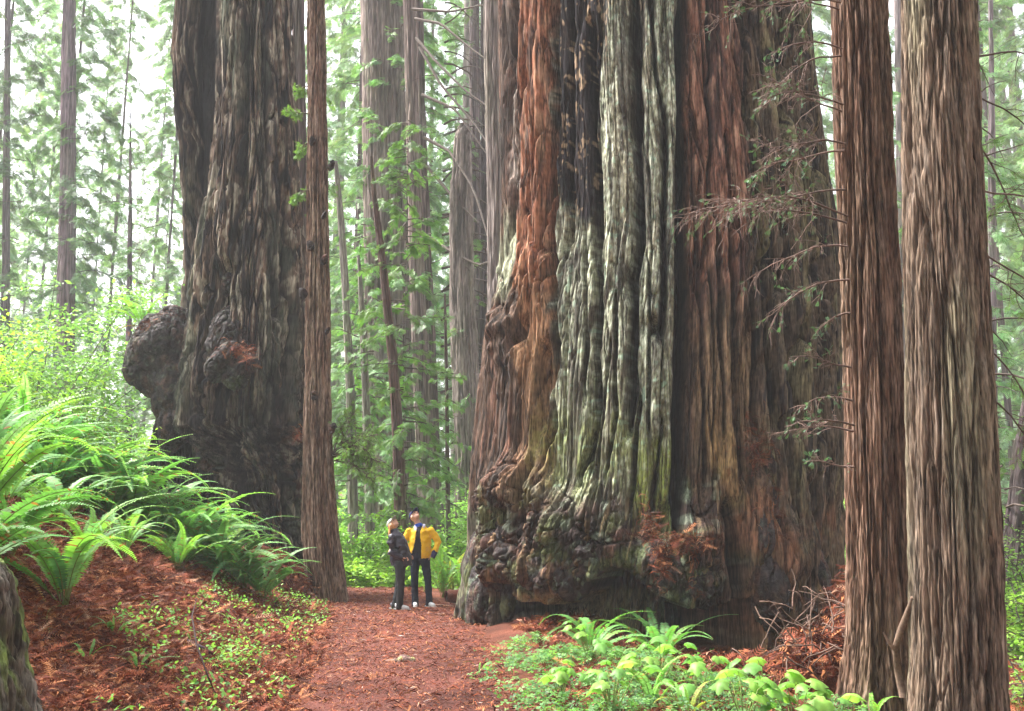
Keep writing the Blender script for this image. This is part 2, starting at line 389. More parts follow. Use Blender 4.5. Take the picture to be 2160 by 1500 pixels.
# ---- the giant
GY = 17.3
g_axis, g_rad = silhouette(GY, [(-400, 1055), (0, 1060), (100, 1064), (400, 1068), (550, 1062), (620, 1050), (700, 1036), (850, 1018), (950, 1010), (1100, 1006), (1200, 992), (1300, 984), (1400, 980)],
                           [(-400, 1690), (0, 1702), (150, 1714), (300, 1732), (450, 1758), (600, 1772), (800, 1782), (1000, 1785), (1200, 1765), (1330, 1745), (1450, 1740)])
CREV = [([(-300, 1172), (0, 1172), (480, 1166), (700, 1172), (900, 1168), (960, 1150)], 7, .22),
        ([(0, 1206), (250, 1206), (480, 1202), (520, 1192)], 7, .20), ([(60, 1245), (480, 1258), (900, 1258), (1000, 1230)], 9, .34),
        ([(-300, 1338), (0, 1338), (300, 1345), (520, 1352), (590, 1330), (700, 1335), (900, 1330)], 11, .34),
        ([(-300, 1375), (0, 1374), (150, 1380), (250, 1402), (600, 1400), (700, 1392)], 7, .26),
        ([(-300, 1440), (0, 1440), (150, 1434), (500, 1438), (700, 1436), (1000, 1428), (1110, 1425)], 15, .42),
        ([(-300, 1082), (0, 1082), (250, 1074), (480, 1066), (560, 1060)], 10, .34), ([(0, 1100), (300, 1096), (480, 1085)], 4, .12),
        ([(250, 1142), (480, 1138), (640, 1150)], 4, .14), ([(640, 1196), (900, 1190)], 4, .10), ([(500, 1232), (830, 1232)], 4, .14),
        ([(730, 1290), (960, 1262)], 4, .14), ([(620, 1302), (900, 1300), (1000, 1282)], 4, .12), ([(560, 1370), (900, 1368)], 4, .12),
        ([(850, 1350), (1060, 1330)], 6, .2), ([(900, 1395), (1060, 1378)], 5, .18), ([(-300, 1490), (300, 1500), (500, 1512), (900, 1530)], 6, .2),
        ([(300, 1530), (560, 1545), (1000, 1560)], 7, .25), ([(-300, 1560), (0, 1570), (300, 1590), (560, 1620), (900, 1640)], 13, .36),
        ([(0, 1640), (200, 1650), (500, 1668), (900, 1680)], 12, .34), ([(-300, 1668), (300, 1700), (700, 1722)], 9, .3),
        ([(0, 1600), (600, 1650)], 5, .18), ([(300, 1722), (600, 1740), (900, 1745)], 8, .26), ([(600, 1590), (900, 1600), (1150, 1625)], 6, .2), ([(500, 1475), (1000, 1490)], 5, .16), ([(1080, 1535), (1200, 1548), (1420, 1556)], 14, .32), ([(900, 1660), (1300, 1665)], 9, .3), ([(1000, 1125), (1200, 1118)], 8, .25)]
def crev_val(px, py):
    """total carve depth and nearest-crevice mask in photo coordinates"""
    D = np.zeros(len(px)); 
    for i, (pts, w_, dep) in enumerate(CREV):
        ys = [p[0] for p in pts]; xs = [p[1] for p in pts]
        cx = np.interp(py, ys, xs) + 5 * perlin(py / 110., i * 3.7, 0, 21) + 1.5 * perlin(py / 20., i * 5.1, 0, 22)
        ww = w_ * .72 * (.8 + .8 * np.clip(perlin(py / 90., i * 9.1, 0, 23) + .3, -.4, 1))
        fade = sstep(ys[0] - 40, ys[0] + 20, py) * (1 - sstep(ys[-1] - 20, ys[-1] + 40, py))
        D = np.maximum(D, dep * fade * np.exp(-np.abs((px - cx) / ww) ** 2.6))
    return D
SPL = sstep
def giant_disp(lx, ly, z, th, bx, by):
    px, py = proj(bx, by, z); fr = (np.abs(th) < 1.5).astype(float) * (1 - sstep(1.35, 1.5, np.abs(th)))
    d = .13 * perlin(lx * .9, ly * .9, z * .10, 1) + .06 * perlin(lx * 2.6, ly * 2.6, z * .16, 2)
    zone_l = sstep(1255, 1275, px) * (1 - sstep(1425, 1440, px)) * fr          # lichen column
    flat = .85 * sstep(1168, 1178, px) * (1 - sstep(1420, 1430, px)) * fr * (1 - sstep(960, 1080, py)); d = d * (1 - flat)
    jx = .030 * perlin(lx * 3, ly * 3, z * .55, 44) + .008 * perlin(lx * 8, ly * 8, z * 2, 45); ax, ay = lx + jx, ly + jx
    c1 = cracks(ax, ay, z, 2.6, .05, .045, 31); c2 = cracks(ax, ay, z, 6.0, .06, .06, 32); c3 = cracks(ax, ay, z, 14, .06, .10, 33)
    br_ = np.clip(.5 + 1.4 * perlin(lx * 1.5, ly * 1.5, z * .5, 46), 0, 1)
    d = d - .26 * c1 * (1 - .8 * flat) - .13 * c2 * (.35 + .65 * br_) * (1 - .6 * flat) - .045 * c3 * (.4 + .6 * br_)
    # overlapping strips: small steps between plates
    pz = perlin(ax * 4.5, ay * 4.5, z * .22, 47); d = d + .05 * (1 - flat) * sstep(-.03, .03, pz) + .03 * (1 - flat) * sstep(-.02, .02, perlin(ax * 9, ay * 9, z * .3, 48) - .1)
    d = d + .014 * perlin(lx * 26, ly * 26, z * 1.1, 34) + .010 * perlin(lx * 48, ly * 48, z * 2.2, 35) + .010 * zone_l * perlin(lx * 30, ly * 30, z * 18, 37)
    d = d - fr * crev_val(px, py) * 1.7
    d = d + fr * (.10 * sstep(1270, 1290, px) * (1 - sstep(1325, 1345, px)) + .13 * sstep(1356, 1366, px) * (1 - sstep(1388, 1398, px)) + .12 * sstep(1403, 1412, px) * (1 - sstep(1420, 1430, px))) * (1 - sstep(850, 1060, py))
    d = d + fr * .13 * sstep(1100, 1112, px) * (1 - sstep(1152, 1164, px)) * (1 - sstep(560, 700, py))
    d = d - fr * .12 * sstep(1430, 1450, px) * (1 - sstep(1485, 1500, px))
    d = d - fr * .5 * np.exp(-((px - 1380) ** 2 + ((py - 690) * .9) ** 2) / 15 ** 2)          # small cavity
    lipl = np.interp(px, [1000, 1040, 1060, 1100, 1120, 1180, 1225, 1250, 1280, 1305, 1335, 1365, 1400, 1450, 1500, 1540, 1580, 1620], [1330, 1255, 1228, 1232, 1262, 1272, 1256, 1228, 1204, 1192, 1214, 1240, 1262, 1284, 1280, 1265, 1262, 1380]) + 9 * perlin(px / 16., py / 40., 0, 79)
    under = sstep(-1.5, 1.5, py - lipl) * sstep(1055, 1075, px) * (1 - sstep(1562, 1585, px)) * fr
    hol = under
    rise = np.interp(px, [1000, 1060, 1130, 1200, 1250, 1320, 1340, 1425, 1440, 1500, 1530], [900, 930, 960, 1010, 1000, 1040, 1085, 1100, 1010, 1000, 1100])
    wq = .3 * perlin(lx * 2, ly * 2, z * 2, 72)
    bz = sstep(1000, 1085, px) * (1 - sstep(1495, 1535, px)) * sstep(-20, 130, py - rise + 50 * perlin(lx * 1.6, ly * 1.6, z * .8, 71)) * (1 - under) * fr
    lobe = .55 + .45 * np.abs(np.sin((px - 1045) / 92 * math.pi)) ** .6
    rn = 1 - np.exp(-np.maximum(lipl - py, 0) / 28.)                 # rounds the lip off above its lower edge
    d = d + bz * (.12 + .38 * lobe * (.35 + .65 * rn) + .20 * perlin(lx * 1.9 + wq, ly * 1.9, z * 1.6 + wq, 73) + .13 * np.abs(perlin(lx * 3.6 + wq, ly * 3.6, z * 2.4, 74))
                  - .20 * np.exp(-(perlin(lx * 2.4 + wq, ly * 2.4, z * 1.5 + wq, 75) / .04) ** 2) - .09 * np.exp(-(perlin(lx * 5 + wq, ly * 5, z * 4, 77) / .06) ** 2) + .035 * perlin(lx * 9, ly * 9, z * 6, 76)
                  - .04 * np.exp(-(perlin(lx * 11, ly * 11, z * 9 + wq, 80) / .09) ** 2) + .022 * perlin(lx * 20, ly * 20, z * 18, 78))
    d = d + under * .28 * sstep(.55, .0, z) * (1 + .6 * perlin(lx * 3, ly * 3, z, 81)) + under * .06 * perlin(lx * 2.5, ly * 2.5, z * .6, 82)
    d = d - under * (1.15 + .75 * sstep(1400, 1500, px) * (1 - sstep(1560, 1590, px)))
    # buttress lumps near the ground
    lo = sstep(3.4, .6, z)
    d = d + lo * (.22 * np.abs(perlin(lx * 1.3, ly * 1.3, z * .5, 39)) + .09 * perlin(lx * 3.5, ly * 3.5, z * 1.2, 40) + .05 * perlin(lx * 8, ly * 8, z * 3, 41)) * (1 - hol * .8)
    hol = hol + 0
    hid = sstep(1000, 1010, px) * (1 - sstep(1090, 1110, px)) * np.exp(-((py - 690) / 80) ** 2) * fr
    d = d + hid * (.22 + .15 * perlin(lx * 4, ly * 4, z * 4, 42))
    d = d + fr * .32 * np.exp(-((px - (1600 + (py - 1000) * .18)) / 60) ** 2) * sstep(900, 1150, py) * (1 + .7 * perlin(lx * 4, ly * 4, z * 1.5, 43))
    return d
def giant_col(lx, ly, z, th, bx, by, d):
    px, py = proj(bx, by, z); fr = (np.abs(th) < 1.55)
    n = len(z); w1 = 22 * perlin(lx * 2, ly * 2, z * .5, 50) + 12 * perlin(lx * 7, ly * 7, z * 1.2, 51) + 8 * perlin(lx * 20, ly * 20, z * 3, 66)
    pw = py + 60 * perlin(px / 26., py / 120., 0, 52) + 20 * perlin(px / 9., py / 30., 0, 53); qx = px + w1 * .6
    n1 = perlin(lx * 5, ly * 5, z * .5, 54); n2 = perlin(lx * 18, ly * 18, z * 2.0, 55); n3 = perlin(lx * 45, ly * 45, z * 16, 56); n4 = perlin(lx * 22, ly * 22, z * 14, 57)
    c = np.tile(np.array([[.075, .047, .034]], np.float32), (n, 1))
    c = mixc(c, (.13, .065, .045), sstep(-.1, .5, n1)); c = mixc(c, (.028, .022, .02), sstep(.1, .5, n2))
    b = lambda a0, a1, v, s=6: sstep(a0 - s, a0 + s, v) * (1 - sstep(a1 - s, a1 + s, v))
    # orange strip
    o = b(1097, 1168, qx, 4) * (1 - sstep(600, 1000, pw) * .55)
    oc = mixc(np.tile(np.array([[.215, .088, .05]], np.float32), (n, 1)), (.13, .05, .03), sstep(-.1, .4, n1)); oc = mixc(oc, (.31, .175, .11), sstep(.1, .45, n2) * .7); oc = mixc(oc, (.25, .16, .085), sstep(500, 750, pw) * .6)
    c = c * (1 - o[:, None]) + oc * o[:, None]
    c = mixc(c, (.34, .36, .25), b(1062, 1100, qx + (py - 480) * .1, 8) * sstep(420, 520, py) * (1 - sstep(600, 650, py)) * .8)
    c = mixc(c, (.38, .33, .29), b(1084, 1098, qx, 4) * (1 - sstep(350, 420, py)) * .5)
    # pale lichen bark
    l = b(1170, 1430, qx, 4) * (1 - sstep(980, 1120, pw)) 
    lc = mixc(np.tile(np.array([[.31, .33, .23]], np.float32), (n, 1)), (.45, .47, .36), sstep(-.1, .35, n4)); lc = mixc(lc, (.27, .225, .15), sstep(.0, .5, n1) * .6)
    lc = mixc(lc, (.19, .205, .115), sstep(600, 950, pw) * .75); lc = mixc(lc, (.09, .075, .06), sstep(.16, .34, n3) * .8); lc = mixc(lc, (.06, .05, .045), sstep(.26, .45, n2) * .75)
    mo = perlin(lx * 13, ly * 13, z * 8, 90) + .5 * perlin(lx * 26, ly * 26, z * 17, 91); lc = mixc(lc, (.13, .125, .085), sstep(.02, .35, mo) * .75); lc = mixc(lc, (.50, .52, .42), sstep(.15, .45, -mo) * .6)
    lc = mixc(lc, (.33, .47, .35), sstep(.42, .5, perlin(lx * 9, ly * 9, z * 9, 58)) * .6)
    c = c * (1 - l[:, None]) + lc * l[:, None]
    # moss at the lower end
    ms = np.maximum(b(1335, 1430, qx, 6) * b(930, 1110, pw, 50), b(1130, 1330, qx, 15) * b(880, 1000, pw, 60) * .5) * (.6 + .4 * sstep(-.3, .3, n4))
    c = mixc(c, (.20, .24, .055), ms)
    # char on the upper left of the face
    # dark damp streaks and stains down the whole face
    st_ = sstep(.18, .45, perlin(lx * 5, ly * 5, z * .22, 67) + .5 * perlin(lx * 15, ly * 15, z * 1.5, 68)); c = mixc(c, (.045, .035, .032), st_ * .75 * fr)
    ch = b(1170, 1262, qx, 3) * (1 - sstep(430, 500, pw)) + b(1262, 1290, qx, 8) * (1 - sstep(30, 200, pw)) * .8 + b(1290, 1440, qx, 8) * (1 - sstep(-40, 60, pw)) * .6
    fleck = sstep(.2, .4, .8 * perlin(lx * 26, ly * 26, z * 11, 59) + .6 * perlin(lx * 9, ly * 9, z * 3, 62) - .02)
    cc = mixc(np.tile(np.array([[.017, .014, .016]], np.float32), (n, 1)), (.36, .25, .16), fleck * .75)
    ch = np.clip(ch, 0, 1); c = c * (1 - ch[:, None]) + cc * ch[:, None]
    # red zone right of the deep crevice
    rz = b(1448, 1570, qx - (py - 300) * .03, 8) * (1 - sstep(700, 1000, pw) * .6)
    rc = mixc(np.tile(np.array([[.165, .075, .05]], np.float32), (n, 1)), (.07, .033, .026), sstep(-.1, .3, n1)); rc = mixc(rc, (.24, .13, .09), sstep(.15, .4, n2))
    rc = mixc(rc, (.17, .125, .07), sstep(550, 800, pw) * .7)
    c = c * (1 - rz[:, None]) + rc * rz[:, None]
    c = mixc(c, (.27, .17, .075), b(1500, 1560, qx - (py - 1000) * .1, 10) * b(880, 1100, pw, 40) * .7)
    # right flank brown green
    rf = sstep(1575, 1620, qx); rcol = mixc(np.tile(np.array([[.095, .07, .048]], np.float32), (n, 1)), (.15, .135, .07), sstep(0, .4, n1)); rcol = mixc(rcol, (.022, .018, .017), sstep(.12, .4, n2))
    c = c * (1 - rf[:, None] * .85) + rcol * rf[:, None] * .85
    # base: dark, purple brown, mossy
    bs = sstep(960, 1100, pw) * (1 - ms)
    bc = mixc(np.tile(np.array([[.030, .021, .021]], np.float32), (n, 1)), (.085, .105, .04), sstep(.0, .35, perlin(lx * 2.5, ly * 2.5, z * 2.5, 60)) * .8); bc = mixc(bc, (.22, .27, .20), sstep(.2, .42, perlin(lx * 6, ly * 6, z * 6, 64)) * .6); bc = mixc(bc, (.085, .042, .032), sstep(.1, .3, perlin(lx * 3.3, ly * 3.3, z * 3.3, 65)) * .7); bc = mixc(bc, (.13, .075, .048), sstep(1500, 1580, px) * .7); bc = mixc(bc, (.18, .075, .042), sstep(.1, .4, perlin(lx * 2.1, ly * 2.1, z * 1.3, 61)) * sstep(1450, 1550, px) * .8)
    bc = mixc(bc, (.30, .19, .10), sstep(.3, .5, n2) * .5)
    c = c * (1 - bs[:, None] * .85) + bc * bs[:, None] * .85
    hol = sstep(1060, 1100, px) * (1 - sstep(1330, 1420, px)) * sstep(1235, 1262, py)
    c = mixc(c, (.26, .21, .12), hol * .85)
    lf = b(980, 1060, qx, 6) * sstep(1000, 1100, py); c = mixc(c, (.17, .16, .12), lf * .5 * sstep(-.1, .3, n1))
    jx = .030 * perlin(lx * 3, ly * 3, z * .55, 44) + .008 * perlin(lx * 8, ly * 8, z * 2, 45); ax, ay = lx + jx, ly + jx
    fis = np.maximum(cracks(ax, ay, z, 6.0, .06, .05, 32) * .8, cracks(ax, ay, z, 14, .06, .07, 33) * .6) * (py < 1120)      # bare wood in the splits, painted darker to deepen their shade
    c = mixc(c, (.035, .022, .016), np.clip(fis, 0, 1) * .85)
    c = mixc(c, (.02, .014, .012), np.clip(crev_val(px, py) / .3, 0, 1) ** 1.5 * fr * .8)  # crevice shade painted into the colour where the carving is deep
    return np.clip(c * (1 + .35 * n3[:, None] + .2 * n2[:, None]), .008, .6)
giant = empty('giant_redwood', (float(g_axis(np.array([0.]))[0][0]), GY, 0))
tag(giant, 'enormous old redwood with burls and pale lichen bark beside the path', 'tree')
GL = tuple(giant.location)
trunk('trunk', giant, g_axis, g_rad, -.4, 11.2, 1350, 620, giant_disp, giant_col, M_GIANT, 34, 40, face=.15, focus=.45, loc=GL)

def remesh_np(V, F, name='tmp'):
    pass
def blob(name, parent, ells, seed, matl, colf, vox=.03, amp=.06, loc=(0, 0, 0), fine=.02, vs=.7):
    """ells: (center, (rx,ry,rz), tilt) merged by a voxel remesh, then roughened by noise along the normals"""
    bm = bmesh.new()
    for (c, r, rot) in ells:
        mtx = Matrix.Translation(c) @ Euler(rot).to_matrix().to_4x4() @ Matrix.Diagonal((*r, 1))
        bmesh.ops.create_icosphere(bm, subdivisions=4, radius=1, matrix=mtx)
    me = bpy.data.meshes.new('tmp'); bm.to_mesh(me); bm.free()
    o = bpy.data.objects.new('tmp', me); COL.objects.link(o)
    md = o.modifiers.new('r', 'REMESH'); md.mode = 'VOXEL'; md.voxel_size = vox; md.use_smooth_shade = True
    s = o.modifiers.new('s', 'SMOOTH'); s.iterations = 6; s.factor = .5
    dg = bpy.context.evaluated_depsgraph_get(); em = bpy.data.meshes.new_from_object(o.evaluated_get(dg))
    bpy.data.objects.remove(o)
    n = len(em.vertices); V = np.empty(n * 3, np.float32); em.vertices.foreach_get('co', V); V = V.reshape(-1, 3)
    NN = np.empty(n * 3, np.float32); em.vertices.foreach_get('normal', NN); NN = NN.reshape(-1, 3)
    x, y, z = V.T
    z0_ = z; z = z * vs; wx = .3 * perlin(x * 2, y * 2, z * 2, seed + 9); wy = .12 * perlin(x * 6, y * 6, z * 6, seed + 12)
    d = amp * (1.6 * perlin(x * 1.8 + wx, y * 1.8, z * 1.8 + wx, seed) + .7 * np.abs(perlin(x * 3.4 + wx, y * 3.4, z * 3.4 + wy, seed + 1)) - .15)
    d = d - amp * 1.1 * np.exp(-(perlin(x * 2.6 + wx * 2, y * 2.6, z * 1.8 + wy, seed + 2) / .05) ** 2) - amp * .6 * np.exp(-(perlin(x * 6 + wy, y * 6, z * 4 + wx * 2, seed + 3) / .08) ** 2) - amp * .3 * np.exp(-(perlin(x * 13 + wy, y * 13, z * 9, seed + 8) / .1) ** 2)
    d = d + fine * perlin(x * 12, y * 12, z * 12, seed + 4) + fine * .6 * perlin(x * 26, y * 26, z * 26, seed + 5); z = z0_
    V2 = V + NN * d[:, None]
    em.vertices.foreach_set('co', V2.ravel().astype(np.float32))
    c = colf(V2[:, 0], V2[:, 1], V2[:, 2], d)
    a = em.color_attributes.new('Col', 'FLOAT_COLOR', 'POINT'); cc = np.ones((n, 4), np.float32); cc[:, :3] = np.clip(c, .006, .7); a.data.foreach_set('color', cc.ravel())
    em.polygons.foreach_set('use_smooth', np.ones(len(em.polygons), bool)); em.materials.clear(); em.materials.append(matl)
    em.transform(Matrix.Translation(-Vector(loc))); em.update(); em.name = name
    return obj(name, em, parent)
def burl_col(seed, moss=.5, red=.3, k=1.0):
    def f(x, y, z, d):
        n = len(x); c = np.tile(np.array([[.036, .026, .026]], np.float32), (n, 1))
        c = mixc(c, (.085, .05, .04), sstep(0, .4, perlin(x * 4, y * 4, z * 4, seed)))
        c = mixc(c, (.085, .11, .04), sstep(.5 - moss, .9 - moss, perlin(x * 1.7, y * 1.7, z * 1.7, seed + 1)) * .75)
        c = mixc(c, (.17, .21, .13), sstep(.25, .45, perlin(x * 5, y * 7, z * 7, seed + 2)) * moss * .9)
        c = mixc(c, (.28, .38, .30), sstep(.38, .48, perlin(x * 12, y * 12, z * 12, seed + 5)) * moss)
        c = mixc(c, (.13, .055, .038), sstep(.6 - red, .9 - red, perlin(x * 2.5, y * 2.5, z * 2.5, seed + 3)) * .6)
        c = mixc(c, (.02, .017, .018), sstep(.15, .5, perlin(x * 9, y * 9, z * 9, seed + 4)) * .7)
        return k * c * (1 + .4 * perlin(x * 30, y * 30, z * 30, seed + 6)[:, None])
    return f
def px_r(r, Y): return r * Y / F_PX
def surf(px, py, off=0.0):
    """point on the giant's undisplaced face under a photo position"""
    Y = 13.9
    for _ in range(6):
        p = P(px, py, Y); cx, c2 = g_axis(np.array([p.z])); r = float(g_rad(np.array([p.z]))[0])
        dx = p.x - float(cx[0]); Y = GY - math.sqrt(max(r * r - dx * dx, .05))
    p = P(px, py, Y - off); return p
def E(px, py, rx, ry, off=.1, depth=None, rot=0):
    p = surf(px, py, off); a = px_r(rx, p.y); b = px_r(ry, p.y); return (p, (a, depth or max(a, b) * .8, b), (0, R(rot), 0))
# big hanging burls (photo shapes): left, centre-left, centre, right, right column
blob('burl', giant, [E(1060, 1150, 46, 70, .18), E(1080, 1190, 34, 40, .30)], 101, M_BURL, burl_col(1, .1, .35), .022, .085, GL, .022)
blob('burl', giant, [E(1160, 1205, 52, 52, .30), E(1200, 1215, 50, 46, .33), E(1240, 1180, 46, 44, .30)], 111, M_BURL, burl_col(2, .3, .15), .022, .095, GL, .022)
blob('burl', giant, [E(1380, 1190, 42, 44, .33), E(1430, 1215, 56, 50, .36), E(1475, 1235, 38, 42, .30)], 121, M_BURL, burl_col(3, .3, .1), .022, .095, GL, .022)
blob('burl', giant, [E(1615, 1240, 34, 90, .10, rot=-6), E(1600, 1120, 30, 80, .02), E(1650, 1330, 34, 60, .12), E(1625, 1070, 22, 60, .02)], 131, M_BURL, burl_col(4, .1, .5), .03, .09, GL, .02, vs=.3)
blob('buttress', giant, [E(1015, 1260, 30, 75, .1, rot=4), E(1040, 1215, 25, 50, .1), E(1004, 1180, 18, 60, -.3), E(1075, 1262, 16, 50, -.1, rot=8)], 141, M_BURL, burl_col(5, .3, .1), .03, .06, GL, .02, vs=.3)
blob('root', giant, [E(1690, 1300, 40, 60, .1), E(1720, 1220, 30, 70, -.1), E(1700, 1150, 28, 60, -.2)], 151, M_BURL, burl_col(6, .0, .6), .035, .07, GL, .02, vs=.35)

# tufts: dead needle litter caught on burls
def tuft(name, parent, c, rx, ry, rz, n, seed, loc, red=1.0, size=(.08, .22)):
    rs = np.random.RandomState(seed); mb = MB()
    p = rs.normal(0, .45, (n, 3)) * np.array([rx, ry, rz])
    M_ = rotm(rs.uniform(0, 6.28, n), rs.normal(.25, .5, n), rs.uniform(-1, 1, n), rs.uniform(*size, n)); M_[:, 1] *= rs.uniform(.06, .13, n)[:, None]
    cc = litter_colors(n, rs, red)
    mb.scatter(LT[0], LT[1], M_, p + np.array(c)[None] - np.array(loc)[None], cc)
    k = n // 6; M_ = rotm(rs.uniform(0, 6.28, k), rs.normal(.3, .5, k), rs.uniform(-1, 1, k), rs.uniform(.12, .26, k))
    mb.scatter(FL[0], FL[1], M_, p[:k] + np.array(c)[None] - np.array(loc)[None], cc[:k] * .9)
    return obj(name, mb.mesh(name, [M_LITTER], False), parent)
# these lie on the trees: things of their own
def clump(label, pts, seed, size=(.05, .15), name='litter_clump', red=1.0):
    c0 = pts[0][0]; e = empty(name, c0)
    mbs = []
    rs = np.random.RandomState(seed); mb = MB()
    for (c, rx, ry, rz, n) in pts:
        p = rs.normal(0, .45, (n, 3)) * np.array([rx, ry, rz]) + np.array(c)[None] - np.array(c0)[None]
        M_ = rotm(rs.uniform(0, 6.28, n), rs.normal(.25, .55, n), rs.uniform(-1, 1, n), rs.uniform(*size, n)); M_[:, 1] *= rs.uniform(.03, .07, n)[:, None]
        cc = litter_colors(n, rs, red); mb.scatter(LT[0], LT[1], M_, p, cc)
        k = n // 5; M_ = rotm(rs.uniform(0, 6.28, k), rs.normal(.3, .5, k), rs.uniform(-1, 1, k), rs.uniform(.1, .25, k)); mb.scatter(FL[0], FL[1], M_, p[:k], cc[:k] * .9)
    bpy.data.objects.remove(e)
    o = obj(name, mb.mesh(name, [M_LITTER], False), None, loc=c0)
    return tag(o, label, 'litter clump')
clump('orange red clump of dead needles draped over the middle burls of the giant redwood',
      [(surf(1440, 1145, .66), .36, .12, .15, 420), (surf(1368, 1112, .56), .10, .1, .36, 160), (surf(1395, 1180, .74), .14, .08, .36, 170), (surf(1465, 1190, .74), .05, .04, .45, 40)], 7, red=.75)
clump('brown dead needles hanging high on the right root column of the giant redwood', [(surf(1600, 950, .2), .28, .12, .5, 260), (surf(1620, 1100, .35), .25, .1, .5, 160)], 8, red=.6)

# ---- litter mounds (piled debris)
def mound(label, base, rx, ry, rz, seed, n=2600, size=(.08, .22)):
    rs = np.random.RandomState(seed)
    mb = MB(); e = empty('debris_mound', base); e['label'] = label; e['category'] = 'debris mound'
    u = rs.uniform(0, 1, n) ** .5; a = rs.uniform(0, 6.283, n)
    x, y = u * np.cos(a), u * np.sin(a); h = (1 - u ** 2) * (.8 + .35 * perlin(x * 2, y * 2, seed, 4))
    wx, wy = base.x + x * rx, base.y + y * ry; z = G(wx, wy, False) + h * rz
    M_ = rotm(rs.uniform(0, 6.28, n), rs.normal(.2, .5, n), rs.normal(0, .7, n), rs.uniform(*size, n)); M_[:, 1] *= rs.uniform(.08, .18, n)[:, None]
    mb.scatter(LT[0], LT[1], M_, np.stack([wx, wy, z + .02], 1) - np.array(base)[None], litter_colors(n, rs, .9))
    k = n // 3; M_ = rotm(rs.uniform(0, 6.28, k), rs.normal(.2, .4, k), rs.normal(0, .6, k), rs.uniform(.15, .3, k))
    mb.scatter(FL[0], FL[1], M_, np.stack([wx, wy, z + .03], 1)[:k] - np.array(base)[None], litter_colors(k, rs, .9))
    g = np.linspace(-1.1, 1.1, 60); A, B = np.meshgrid(g, g); A = A.ravel(); B = B.ravel(); uu = np.hypot(A, B)
    hh = np.clip(1 - uu ** 2, -.15, 1) * (.8 + .35 * perlin(A * 2, B * 2, seed, 4)); wx, wy = base.x + A * rx, base.y + B * ry
    zz = G(wx, wy, False) + hh * rz - .02 + .03 * perlin(wx * 9, wy * 9, 0, 6)
    obj('core', np_mesh('core', np.stack([wx, wy, zz], 1) - np.array(base)[None], grid_faces(60, 60), None, [gm]), e)
    obj('needles', mb.mesh('needles', [M_LITTER], False), e)
mound('red debris mound heaped against the foot of the slender left trunk', Vector((-4.75, 20.4, float(G(-4.75, 20.4)))), .95, .8, .85, 21)
mound('red brown debris mound between the giant redwood and the right trunks', Vector((4.75, 13.0, float(G(4.75, 13.0)))), .8, 1.1, 1.1, 22)
mound('twiggy debris mound at the foot of the nearer right trunk', Vector((3.15, 10.4, float(G(3.15, 10.4)))), .55, .6, .7, 23, 1600)
mound('low mound of red needles right of the big leaf plants', Vector((2.6, 11.4, float(G(2.6, 11.4)))), .9, .6, .22, 24, 1800)

mound('band of red needles banked against the foot of the giant redwood', Vector((.9, 14.6, float(G(.9, 14.6)))), .8, .5, .16, 25, 1500)
mound('needle drift in front of the dark hollow of the giant redwood', Vector((2.3, 13.7, float(G(2.3, 13.7)))), .9, .45, .14, 26, 1500)
# ---- old twin redwood on the left
def old_disp(seed, px_crev, amp=1.0):
    def f(lx, ly, z, th, bx, by):
        px, py = proj(bx, by, z); fr = 1 - sstep(1.35, 1.5, np.abs(th))
        d = .10 * perlin(lx * 1.2, ly * 1.2, z * .15, seed) + .06 * perlin(lx * 3.5, ly * 3.5, z * .2, seed + 1)
        jx = .03 * perlin(lx * 3, ly * 3, z * .6, seed + 14) + .008 * perlin(lx * 8, ly * 8, z * 2, seed + 15); ax, ay = lx + jx, ly + jx
        d = d - .22 * cracks(ax, ay, z, 3.0, .05, .06, seed + 2) - .12 * cracks(ax, ay, z, 7, .06, .08, seed + 3) - .04 * cracks(ax, ay, z, 15, .08, .12, seed + 4) + .015 * perlin(lx * 26, ly * 26, z * 1.5, seed + 5)
        d = d + .06 * sstep(-.03, .03, perlin(ax * 4, ay * 4, z * .25, seed + 16))
        lo = sstep(7.0, 2.0, z); d = d + lo * (.18 * perlin(lx * 2.0, ly * 2.0, z * .9, seed + 6) + .13 * perlin(lx * 4.5, ly * 4.5, z * 2.2, seed + 7) - .16 * np.exp(-(perlin(lx * 2.2, ly * 2.2, z * .9, seed + 17) / .05) ** 2) - .10 * np.exp(-(perlin(lx * 5, ly * 5, z * 2.5, seed + 18) / .07) ** 2))
        D = np.zeros(len(z))
        for i, (pts, w_, dep) in enumerate(px_crev):
            ys = [p[0] for p in pts]; xs = [p[1] for p in pts]
            cx = np.interp(py, ys, xs) + 4 * perlin(py / 45., i * 3.7, seed, 21)
            fade = sstep(ys[0] - 30, ys[0] + 20, py) * (1 - sstep(ys[-1] - 20, ys[-1] + 30, py))
            D = np.maximum(D, dep * fade * np.exp(-np.abs((px - cx) / w_) ** 2.6))
        return amp * d - D * fr
    return f
